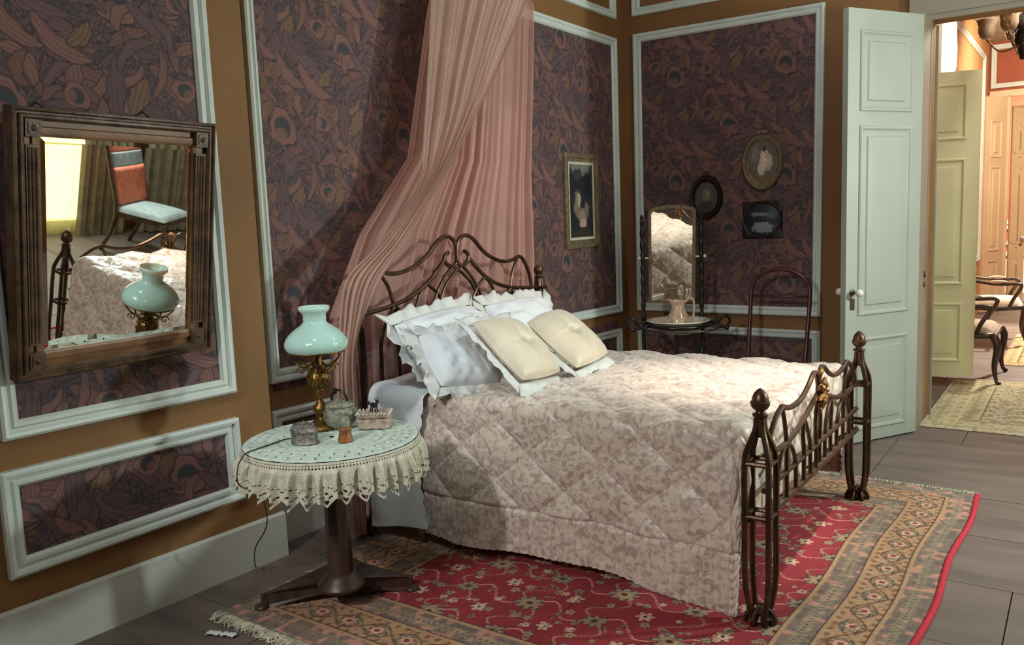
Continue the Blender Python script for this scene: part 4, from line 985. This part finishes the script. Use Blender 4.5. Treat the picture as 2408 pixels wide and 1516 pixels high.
for k in range(36):
    q = k/36*4; s = int(q); f_ = q-s; P4 = [(-1,-1),(1,-1),(1,1),(-1,1),(-1,-1)]; x_ = P4[s][0]*(1-f_)+P4[s+1][0]*f_; y_ = P4[s][1]*(1-f_)+P4[s+1][1]*f_
    mb.ball(c+aa*x_*.066+bb*y_*.046+[0,0,.064], (.005,.005,.005), 6)
mb.build('lace_edging', MT['lace2'], t, smooth=True)
fc = c+[0,0,.064]
t = thing('figurine', tuple(fc), 'tiny dark metal animal figurine on the lid of the jewel box', 'figurine')
mb = MB(); mb.ball(fc+[0,0,.028], (.020,.009,.011), 12); mb.ball(fc+[.019,.002,.045], (.009,.006,.007), 10); mb.tube([fc+[.012,0,.03], fc+[.018,.002,.043]], .006, 6)
mb.tube(spline([fc+[-.018,0,.032], fc+[-.026,0,.04], fc+[-.03,0,.026]], 4), .003, 6)
for s in (-1, 1):
    mb.tube([fc+[.012,s*.005,.026], fc+[.014,s*.006,.001]], .003, 6); mb.tube([fc+[-.012,s*.005,.026], fc+[-.015,s*.006,.001]], .003, 6)
    mb.tube([fc+[.018,s*.004,.048], fc+[.014,s*.007,.060]], .0022, 5)
mb.build('figurine_body', MT['black'], t, smooth=True)

# ================================================================ PICTURES
def pic_material(name, kind):
    m = bpy.data.materials.new(name); m.use_nodes = True; nt = m.node_tree; N = nt.nodes; K = nt.links; b = N['Principled BSDF']; b.inputs['Roughness'].default_value = .35
    at = N.new('ShaderNodeVertexColor'); at.layer_name = 'pattern'; K.new(at.outputs[0], b.inputs['Base Color']); return m
PICM = pic_material('picture_print', 0)
def blobs(X, Y, base, items, seed=3):
    c_ = np.zeros(X.shape+(3,))+lin(base); nz = vnoise(X*3+5, Y*3+5, 40, 40, 12, 12, seed)+.5*vnoise(X*3+5, Y*3+5, 90, 90, 12, 12, seed+1)
    for (x, y, rx, ry, cc) in items:
        d = ((X-x)/rx)**2+((Y-y)/ry)**2+(nz-.75)*1.2; c_ = mixc(c_, lin(cc), sstep(1.15, .75, d))
    return c_*(.75+.35*nz)[..., None]
# rectangular picture on the bed wall
P0, P1 = on_x(1325, 357, XB+.02), on_x(1411, 579, XB+.02); pc = (P0+P1)/2; pc[0] = XB+.0; pw, ph = P1[1]-P0[1], P0[2]-P1[2]
t = thing('framed_picture', tuple(pc), 'rectangular landscape picture in a pale olive gilt frame on the bed wall', 'picture')
aB, bB, nn_ = (0,1,0), (0,0,1), (1,0,0)
mb = MB(); mb.frame(pc, aB, bB, nn_, pw-.13, ph-.13, [(0,.004),(0,.018),(.01,.022),(.024,.020),(.03,.030),(.05,.034),(.062,.028),(.065,.018),(.065,.0)]); mb.build('picture_frame', MT['olive'], t, smooth='auto')
mb = MB(); mb.frame(pc, aB, bB, nn_, pw-.17, ph-.17, [(0,.008),(0,.014),(.022,.014),(.022,.004)]); mb.build('mount', MT['mat_w'], t)
g1 = np.linspace(-1, 1, 70); X, Y = np.meshgrid(g1, g1*1.0, indexing='ij')
colr = blobs(X, Y, (44,46,52), [(0,.95,.9,.25,(120,122,112)),(-.3,.72,.35,.16,(60,66,66)),(-.35,-.1,.30,.35,(128,118,96)),(.1,-.45,.35,.25,(150,132,112)),(-.2,.05,.16,.22,(176,168,140)),(.45,-.25,.2,.22,(118,104,92)),(.1,-.62,.3,.12,(186,156,140)),(-.1,-.95,.9,.15,(62,56,44)),(.5,.4,.3,.4,(34,38,46))])
P = np.zeros(X.shape+(3,)); P[..., 0] = pc[0]+.010; P[..., 1] = pc[1]+X*(pw-.17)/2; P[..., 2] = pc[2]+Y*(ph-.17)/2
grid_obj('picture', P, PICM, t, colors=colr)
def oval_pic(name, label, u0, v0, u1, v1, fm, fw, fh, items, base, y=YC, sq=False, relief=None):
    a0, a1 = on_y(u0, v0, y-.02), on_y(u1, v1, y-.02); c = (a0+a1)/2; c[1] = y; rw, rh = (a1[0]-a0[0])/2, (a0[2]-a1[2])/2
    t = thing(name, tuple(c), label, 'picture'); mb = MB(); K_ = 56; V = []; pr = [(1, 0), (1, fh*.5), (1-fw*.25, fh), (1-fw*.6, fh*.9), (1-fw*.85, fh*.45), (1-fw, fh*.4), (1-fw, .002)]
    for o_, z_ in pr:
        for j in range(K_):
            q = 2*pi*j/K_; x_, z2 = cos(q)*rw*o_, sin(q)*rh*o_
            if sq and o_ == 1: m_ = 1/max(abs(cos(q)), abs(sin(q))); x_, z2 = x_*m_, z2*m_
            V.append(c+[x_, -z_, z2])
    mb.add(V, [(i*K_+j, (i+1)*K_+j, (i+1)*K_+(j+1) % K_, i*K_+(j+1) % K_) for i in range(len(pr)-1) for j in range(K_)]); mb.build('picture_frame', fm, t, smooth='auto')
    r_ = np.linspace(.02, 1, 40); th = np.linspace(0, 2*pi, 90); R_, TH = np.meshgrid(r_, th, indexing='ij'); X, Y = R_*np.cos(TH), R_*np.sin(TH)
    P = np.stack([c[0]+X*rw*(1-fw), np.full(X.shape, c[1]-fh*.35)-(1-R_**2)*(relief or 0), c[2]+Y*rh*(1-fw)], -1)
    grid_obj('picture', P[:, ::-1], PICM, t, colors=blobs(X, Y, base, items)[:, ::-1])
    return t, c, rw, rh
tg, cg, rwg, rhg = oval_pic('oval_picture', 'oval picture of a seated pale figure in a gilt oval frame, highest on the wall', 1744, 317, 1842, 446, MT['olive'], .28, .035,
    [(.1,.1,.28,.55,(222,206,186)),(-.1,-.3,.22,.4,(214,196,180)),(.4,.0,.25,.4,(196,178,160)),(.1,.62,.14,.14,(92,64,52)),(0,-.85,.7,.2,(118,98,62)),(-.5,.4,.3,.4,(132,126,112))], (104,100,92))
mb = MB()
for k in range(5): q = (k-2)*.35; mb.ball(cg+[sin(q)*.05, -.03, rhg-.005+cos(q)*.012], (.016,.012,.018), 10)
mb.build('frame_crest', MT['olive'], tg, smooth=True)
td, cd, rwd, rhd = oval_pic('oval_picture', 'dark oval portrait in a black oval frame partly behind the washstand mirror', 1622, 414, 1699, 514, MT['black'], .32, .035,
    [(0,.1,.4,.5,(120,114,98)),(0,-.6,.6,.35,(70,64,58)),(.1,.25,.18,.22,(150,138,118))], (88,84,76))
mb = MB(); mb.tube([cd+[.03*cos(q), -.02, rhd+.012+.012*sin(q)] for q in np.linspace(0, 2*pi, 13)[:-1]], .005, 6, closed=True); mb.build('hanging_ring', MT['steel'], td, smooth=True)
MB().lathe([(.002,0),(.008,0),(.006,.006),(.002,.008)], cd+[.0, -.03, -rhd+.004], 8, ((1,0,0),(0,0,1),(0,-1,0))).build('frame_boss', MT['steel'], td)
ts, cs, rws, rhs = oval_pic('square_picture', 'small square black frame with a glossy domed oval, lowest on the wall', 1745, 475, 1839, 560, MT['black'], .12, .02,
    [(-.2,.35,.5,.12,(120,130,142)),(.05,-.45,.6,.35,(140,150,160)),(.0,.0,.9,.12,(28,32,44))], (34,38,50), sq=True, relief=.025)

# ================================================================ WASHSTAND (angled across the corner)
ga = radians(29.8); wa = np.array([cos(ga), sin(ga), 0.]); wn_ = np.array([sin(ga), -cos(ga), 0.]); wz = np.array([0,0,1.]); wc = np.array([-2.63, 5.95, 0.])
t = thing('washstand', (wc[0], wc[1], 0), 'black turned-wood washstand with arched swing mirror in the corner', 'washstand')
S_ = lambda x, y, z: wc+wa*x+wn_*y+wz*z
for s in (-1, 1):
    mb = MB(); pr = [(.016,.70)]
    for k in range(17):
        z = .72+k*.046; pr += [(.013+.006*(k % 2), z), (.019-.005*(k % 2), z+.02)]
    pr += [(.01, 1.50), (.015, 1.515), (.012, 1.53), (.003, 1.54)]
    mb.lathe(pr, S_(s*.222, 0, 0), 10); mb.build('turned_post', MT['black'], t, smooth=True)
    mb = MB(); mb.tube(spline([S_(s*.222, 0, .74), S_(s*.222, .02, .5), S_(s*.16, .05, .3), S_(s*.22, .08, .12), S_(s*.26, .10, .01)], 5), .016, 8); mb.build('leg', MT['black'], t, smooth=True)
mb = MB(); mb.tube(spline([S_(0, .30, .70), S_(0, .28, .5), S_(0, .24, .3), S_(0, .32, .12), S_(0, .38, .01)], 5), .016, 8); mb.build('leg', MT['black'], t, smooth=True)
mb = MB(); mb.lathe([(.02,.20),(.20,.20),(.20,.22),(.02,.22)], S_(0, .13, 0), 32); mb.build('lower_shelf', MT['black'], t, smooth='auto')
BC = S_(.02, .20, 0)
mb = MB(); mb.tube([BC+wa*.215*cos(q)+wn_*.215*sin(q)+wz*.715 for q in np.linspace(0, 2*pi, 41)[:-1]], .016, 8, closed=True); mb.build('basin_ring', MT['black'], t, smooth=True)
mb = MB(); mb.tube(spline([S_(-.30, .12, .715), S_(-.20, .36, .70), S_(.02, .46, .690), S_(.24, .40, .695), S_(.34, .22, .71)], 6), .008, 8); mb.build('front_rail', MT['steel'], t, smooth=True)
for s in (-1, 1):
    mb = MB(); x0 = .02+s*.20
    for P in ([(x0,.16,.72),(x0+s*.08,.18,.735),(x0+s*.16,.16,.775)], [(x0,.22,.71),(x0+s*.09,.25,.70),(x0+s*.15,.24,.69)], [(x0+s*.16,.16,.775),(x0+s*.18,.20,.74),(x0+s*.15,.24,.69)], [(x0+s*.05,.18,.73),(x0+s*.08,.22,.71),(x0+s*.12,.17,.755)]):
        mb.tube(spline([S_(*p) for p in P], 5), .011, 8)
    mb.ball(S_(x0+s*.15, .24, .69), (.018,.018,.018), 10); mb.build('towel_arm', MT['black'], t, smooth=True)
tl = radians(7.9); mn = wn_*cos(tl)-wz*sin(tl); mu = np.cross(mn, wa); mc = S_(0, .0, 1.21)
MW, MH, AR = .350, .70, .045
def arch_pts(w, h, ar, k=14):
    return [(-w/2, -h/2), (w/2, -h/2), (w/2, h/2)]+[(w/2*cos(q), h/2+ar*sin(q)) for q in np.linspace(0, pi, k)[1:-1]]+[(-w/2, h/2)]
o_, i_ = arch_pts(MW+.004, MH+.01, AR), arch_pts(MW-.040, MH-.03, AR); k = len(o_); V = []
for pts, z in ((o_, -.02), (o_, .006), (o_, .010), (i_, .012), (i_, 0)): V += [mc+wa*x+mu*y+mn*z for x, y in pts]
mb = MB(); mb.add(V, [(p*k+q, p*k+(q+1) % k, (p+1)*k+(q+1) % k, (p+1)*k+q) for p in range(4) for q in range(k)]); mb.build('mirror_frame', MT['olive'], t, smooth='auto')
mb = MB(); mb.add([mc+wa*x+mu*y+mn*.002 for x, y in i_], [tuple(range(k))]); mb.build('mirror_glass', MT['mirror'], t)
mb = MB(); mb.prism(o_, mc-mn*.026, wa, mu, mn, .008); mb.build('mirror_back', MT['black'], t)
for s in (-1, 1):
    mb = MB(); mb.tube([mc+wa*s*.17, S_(s*.225, 0, 1.21)], .008, 8); mb.lathe([(.003,0),(.014,.002),(.017,.014),(.010,.024),(.002,.026)], S_(s*.235, 0, 1.21), 12, (wn_, wz, wa*s)); mb.build('swivel_knob', MT['porcelain'], t, smooth=True)
bc = BC+wz*.728
t = thing('wash_basin', tuple(bc), 'white porcelain wash basin set in the ring of the washstand', 'basin')
pr = [(.06,-.085),(.10,-.080),(.15,-.05),(.18,-.01),(.200,.012),(.232,.018),(.236,.024),(.230,.028),(.198,.022),(.172,.0),(.14,-.04),(.08,-.068),(.004,-.070)]
mb = MB(); mb.lathe(pr, bc, 48); mb.build('basin_bowl', MT['porcelain'], t, smooth=True)
ec = bc+[0, 0, -.066]+wa*.0
t = thing('water_jug', tuple(ec), 'cream flower-painted water jug standing in the wash basin', 'jug')
mb = MB(); pr = [(.05,0),(.078,.003),(.086,.03),(.084,.07),(.070,.12),(.050,.165),(.041,.19),(.042,.205),(.052,.228),(.056,.236)]
K_ = 40; V = []
for i, (r_, z_) in enumerate(pr):
    for j in range(K_):
        q = 2*pi*j/K_; sp = max(0, cos(q-pi*.92))**4*(max(0, (i-6))/3)*.035; p = ec+wa*(r_+sp)*cos(q)+wn_*(r_+sp)*sin(q)+wz*(z_+sp*.5); V.append(p)
mb.add(V, [(i*K_+j, i*K_+(j+1) % K_, (i+1)*K_+(j+1) % K_, (i+1)*K_+j) for i in range(len(pr)-1) for j in range(K_)]+[tuple(range(K_))[::-1]]); o = mb.build('jug_body', MT['ewer'], t, smooth=True)
sm = o.modifiers.new('thickness', 'SOLIDIFY'); sm.thickness = .004
mb = MB(); E_ = lambda x, z: ec+wa*x*.9+wn_*x*.35+wz*z
mb.tube(spline([E_(.045,.215), E_(.085,.250), E_(.115,.245), E_(.124,.20), E_(.118,.12), E_(.10,.07), E_(.080,.055)], 6), .0085, 8); mb.build('jug_handle', MT['ewer'], t, smooth=True)

# ================================================================ BENTWOOD CHAIR behind the bed
cx_, cy_ = -1.86, 5.90
t = thing('bentwood_chair', (cx_, cy_, 0), 'red-brown bentwood chair with arched back behind the far side of the bed', 'chair')
yb = 6.16; xa, xb = -2.085, -1.655; xm = (xa+xb)/2
mb = MB(); arc = [(xa+.012, yb-.22, .0), (xa+.006, yb-.10, .42), (xa, yb-.02, .80), (xa, yb, .93)]+[(xm-(xb-xa)/2*cos(q), yb+.005, .945+.16*sin(q)) for q in np.linspace(.15, pi-.15, 9)]+[(xb, yb, .93), (xb, yb-.02, .80), (xb-.006, yb-.10, .42), (xb-.012, yb-.22, 0)]
mb.tube(spline(arc, 5), .0155, 10); mb.build('back_hoop', MT['bent'], t, smooth=True)
mb = MB(); mb.tube([(xa, yb, .905), (xb, yb, .905)], .010, 8); mb.build('back_rail', MT['bent'], t, smooth=True)
mb = MB(); mb.lathe([(.02,.43),(.20,.43),(.21,.44),(.21,.46),(.20,.465),(.02,.46)], (xm, yb-.30, 0), 36); mb.build('seat', MT['bent'], t, smooth='auto')
for s in (-1, 1):
    mb = MB(); mb.tube(spline([(xm+s*.15, yb-.42, .44), (xm+s*.17, yb-.46, .2), (xm+s*.19, yb-.49, 0)], 4), .014, 8); mb.build('leg', MT['bent'], t, smooth=True)
mb = MB(); mb.tube([(xm+.165*cos(q), yb-.31+.165*sin(q), .22) for q in np.linspace(0, 2*pi, 33)[:-1]], .009, 8, closed=True); mb.build('leg_hoop', MT['bent'], t, smooth=True)

# ================================================================ ARMCHAIRS in the far rooms
def armchair(loc, rot, label):
    t = thing('armchair', (0, 0, 0), label, 'armchair', 'carved armchairs'); w, d = .60, .52
    g = np.linspace(-1, 1, 22); X, Y = np.meshgrid(g, g, indexing='ij')
    th = .075*np.clip((1-np.abs(X)**4)*(1-np.abs(Y)**4), 0, 1)**.4
    P = np.stack([X*(w/2-.01)*(1-.06*(1-Y)), Y*d/2, .43+th], -1); mb = MB(); mb.grid(P); mb.box((-w/2+.03, -d/2+.02, .40), (w/2-.03, d/2-.02, .432)); mb.build('seat', MT['upl'], t, smooth=True)
    mb = MB()
    for p, q in (((-w/2,d/2),(w/2,d/2)),((-w/2,-d/2),(w/2,-d/2)),((-w/2,-d/2),(-w/2,d/2)),((w/2,-d/2),(w/2,d/2))):
        mb.tube(spline([(p[0],p[1],.415), ((p[0]+q[0])/2,(p[1]+q[1])/2,.40), (q[0],q[1],.415)], 4), .026, 8)
    mb.build('seat_frame', MT['walnut'], t, smooth=True)
    for sx in (-1, 1):
        mb = MB(); mb.tube(spline([(sx*w/2, d/2, .42), (sx*(w/2+.035), d/2+.035, .33), (sx*(w/2+.01), d/2+.015, .16), (sx*(w/2+.02), d/2+.03, .05), (sx*(w/2+.045), d/2+.055, .012)], 5), np.interp(np.arange(21), [0,5,15,20], [.034,.030,.015,.022]), 8); mb.build('leg', MT['walnut'], t, smooth=True)
        mb = MB(); mb.tube(spline([(sx*w/2*.9, -d/2, .42), (sx*w/2*.92, -d/2-.03, .2), (sx*w/2*.95, -d/2-.09, .012)], 5), .02, 8); mb.build('leg', MT['walnut'], t, smooth=True)
        mb = MB(); mb.tube(spline([(sx*(w/2-.0), d/2-.13, .42), (sx*(w/2+.05), d/2-.09, .52), (sx*(w/2+.02), d/2-.03, .63), (sx*(w/2+.04), d/2-.06, .665), (sx*(w/2+.01), 0, .66), (sx*(w/2-.05), -d/2, .70)], 6), .018, 8); mb.build('arm', MT['walnut'], t, smooth=True)
        mb = MB(); mb.ball((sx*(w/2+.015), .02, .685), (.024,.09,.02), 12); mb.build('arm_pad', MT['upl'], t, smooth=True)
    mb = MB(); hoop = [(-.24,-d/2,.42),(-.27,-d/2-.04,.62),(-.29,-d/2-.09,.82),(-.22,-d/2-.12,.95),(0,-d/2-.14,1.02),(.22,-d/2-.12,.95),(.29,-d/2-.09,.82),(.27,-d/2-.04,.62),(.24,-d/2,.42)]
    mb.tube(spline(hoop, 5), .022, 8); mb.tube([(-.25,-d/2-.03,.54),(.25,-d/2-.03,.54)], .018, 8); mb.build('back_frame', MT['walnut'], t, smooth=True)
    X, Y = np.meshgrid(g, g, indexing='ij'); th = .045*np.clip((1-X**4)*(1-Y**4), 0, 1)**.4
    for s in (1, -1):
        pass
    P = np.stack([X*(.26-.02*np.abs(Y)), -d/2-.075-Y*.04+th, .775+Y*.20], -1); Q = P.copy(); Q[..., 1] = -d/2-.075-Y*.04-th*.6
    mb = MB(); mb.grid(P, flip=True); mb.grid(Q); mb.build('back_pad', MT['upl'], t, smooth=True)
    t.location = loc; t.rotation_euler = (0, 0, rot); return t
a1_ = armchair((-.90, 8.30, 0), radians(-90), 'carved armchair with pale seat, nearer one beyond the yellow-green door')
a2_ = copy_thing(a1_, (-.84, 10.5, 0), radians(-84), 'carved armchair with pale seat, farther one in the bright light', 'carved armchairs')

# ================================================================ SLIPPER CHAIR, DRAPES (seen in the wall mirror)
t = thing('side_chair', (0, 0, 0), 'side chair with coral and grey-blue striped back, seen in the wall mirror', 'chair')
w, d = .54, .50; g = np.linspace(-1, 1, 22); X, Y = np.meshgrid(g, g, indexing='ij'); th = .06*np.clip((1-np.abs(X)**4)*(1-np.abs(Y)**4), 0, 1)**.4
mb = MB(); mb.grid(np.stack([X*w/2, Y*d/2, .41+th], -1)); mb.build('seat', MT['slate'], t, smooth=True)
mb = MB(); mb.box((-w/2+.005, -d/2+.005, .355), (w/2-.005, d/2-.005, .412)); mb.build('seat_rail', MT['frame'], t, bevel=.012)
for sx in (-1, 1):
    mb = MB(); mb.tube(spline([(sx*(w/2-.02), d/2-.02, .38), (sx*(w/2), d/2+.01, .26), (sx*(w/2-.03), d/2-.02, .01)], 5), np.linspace(.024,.012,11), 8); mb.build('leg', MT['frame'], t, smooth=True)
    mb = MB(); mb.tube(spline([(sx*(w/2-.02), -d/2-.10, .01), (sx*(w/2-.02), -d/2-.01, .22), (sx*(w/2), -d/2+.03, .44), (sx*(w/2), -d/2-.05, .75), (sx*(w/2-.01), -d/2-.16, 1.12)], 6), .02, 8); mb.build('back_post', MT['frame'], t, smooth=True)
def backpad(z0, z1, m, nm, dz=.0):
    zz_ = np.linspace(z0, z1, 10); yy = np.interp(zz_, [.42,.44,.75,1.12], [-d/2+.02,-d/2+.02,-d/2-.05,-d/2-.16]); xs = np.linspace(-1, 1, 16); P = np.zeros((16, 10, 3))
    for i, x in enumerate(xs):
        for j in range(10): P[i, j] = (x*(w/2-.012), yy[j]+.014+dz+.012*(1-x**4), zz_[j])
    o = MB().grid(P, flip=True).build(nm, m, t, smooth=True); s_ = o.modifiers.new('thickness', 'SOLIDIFY'); s_.thickness = .03; s_.offset = 0
backpad(.47, .80, MT['coral'], 'back_panel'); backpad(.80, .93, MT['slate'], 'back_band'); backpad(.93, 1.10, MT['coral'], 'back_panel')
t.location = (.95, 5.10, 0); t.rotation_euler = (0, 0, radians(66))
def drapery(y0, y1, x, label, z0=.01, seed=0, m=None, tie=None):
    t = thing('window_curtain', (x, (y0+y1)/2, 0), label, 'curtain', 'window curtains'); nz_, ny = 60, 160
    zz_ = np.linspace(2.9, z0, nz_)[:, None]; uu = np.linspace(0, 1, ny)[None, :]
    sq = np.ones_like(zz_) if tie is None else 1-.62*np.exp(-((zz_-tie)/.45)**2)
    Y_ = y0+(y1-y0)*uu*sq; f = .5*np.sin(uu*38+seed)+.35*np.sin(uu*61+seed*2)+.2*np.sin(uu*17+zz_)
    P = np.stack([x+f*.045+0*zz_, Y_+0*zz_, zz_+0*uu], -1); grid_obj('curtain_fabric', P, m or MT['drape'], t); return t
drapery(4.78, 5.28, 1.60, 'gold-grey curtain at the window beside the chair, seen in the wall mirror', seed=1)
drapery(5.45, 6.25, 1.60, 'gold-grey curtain far right behind the chair, seen in the wall mirror', seed=3)
drapery(3.55, 4.15, 1.60, 'gold-grey curtain on the near side of the bright window', seed=5, tie=.9)
o = drapery(4.10, 4.95, 1.68, 'pale sheer curtain hanging across the bright window', seed=2, m=mat_sheer('window_sheer', (250,240,190), .45))
mb = MB(); mb.tube([(1.62, 3.4, 2.92), (1.62, 6.35, 2.92)], .014, 8)
for y in (3.45, 6.3): mb.tube([(1.62, y, 2.92), (1.75, y, 2.92)], .008, 6)
o = mb.build('curtain_pole', MT['brass'], None, smooth=True); props(o, 'long brass curtain pole above the window curtains', 'curtain pole')

# ================================================================ CHANDELIER, far right top
c = on_y(2388, 66, 7.6)
t = thing('chandelier', tuple(c), 'dark metal chandelier with glossy glass shade hanging at the upper right', 'chandelier')
mb = MB(); mb.tube([(c[0]+.05, c[1], ZC), c+[.05, 0, .05]], .008, 8); mb.build('suspension_rod', MT['black'], t, smooth=True)
mb = MB(); mb.lathe([(.01,-.24),(.02,-.22),(.035,-.15),(.06,-.10),(.05,-.04),(.08,.0),(.06,.06),(.02,.10)], c+[.05,0,0], 16)
for k in range(14):
    q = k*2.4; h_ = -.2+.02*k; rr_ = .03+.05*RNG.rand(); mb.tube(spline([c+[.05,0,h_], c+[.05+cos(q)*rr_, sin(q)*rr_, h_+.04], c+[.05+cos(q)*rr_*1.5, sin(q)*rr_*1.5, h_-.01]], 4), np.linspace(.016,.004,9), 6)
mb.build('leafy_stem', MT['black'], t, smooth=True)
for k in range(5):
    q = 2*pi*k/5+pi; d_ = np.array([cos(q), sin(q), 0]); bs = c+[.05,0,0]+d_*.24
    mb = MB(); mb.tube(spline([c+[.05,0,-.12], c+[.05,0,-.16]+d_*.14, bs+[0,0,-.06]], 5), .007, 8); mb.build('lamp_arm', MT['gilt'], t, smooth=True)
    mb = MB(); mb.lathe([(.02,-.06),(.045,-.045),(.062,0),(.060,.04),(.075,.085),(.078,.09),(.072,.088),(.055,.04),(.055,0),(.02,-.05)], bs, 24); mb.build('glass_shade', MT['smoke'], t, smooth=True)

# ================================================================ SCRAPS on the floor
def scrap(u, v, L, wd, rot, label):
    c = on_z(u, v, .004); t_ = []; nx, ny = 14, 6; s = np.linspace(-.5, .5, nx); r_ = np.linspace(-.5, .5, ny); P = np.zeros((nx, ny, 3))
    for i in range(nx):
        for j in range(ny):
            x_, y_ = s[i]*L, r_[j]*wd*(.5+.9*abs(sin(i*.9+1))); P[i, j] = c+[x_*cos(rot)-y_*sin(rot), x_*sin(rot)+y_*cos(rot), .004+.008*abs(sin(i*1.3+j*.9))]
    mb = MB(); mb.grid(P); o = mb.build('paper_scrap', MT['paper'], None, smooth=True); sm = o.modifiers.new('thickness', 'SOLIDIFY'); sm.thickness = .001; props(o, label, 'paper scrap'); return o
scrap(522, 1494, .125, .026, .35, 'twisted strip of white paper lying beside the rug fringe')
scrap(557, 1341, .020, .016, .3, 'small white crumb of paper at the foot of the left wall, nearer the corner')
scrap(426, 1396, .022, .010, .8, 'tiny bent white scrap against the left baseboard, nearer the camera')
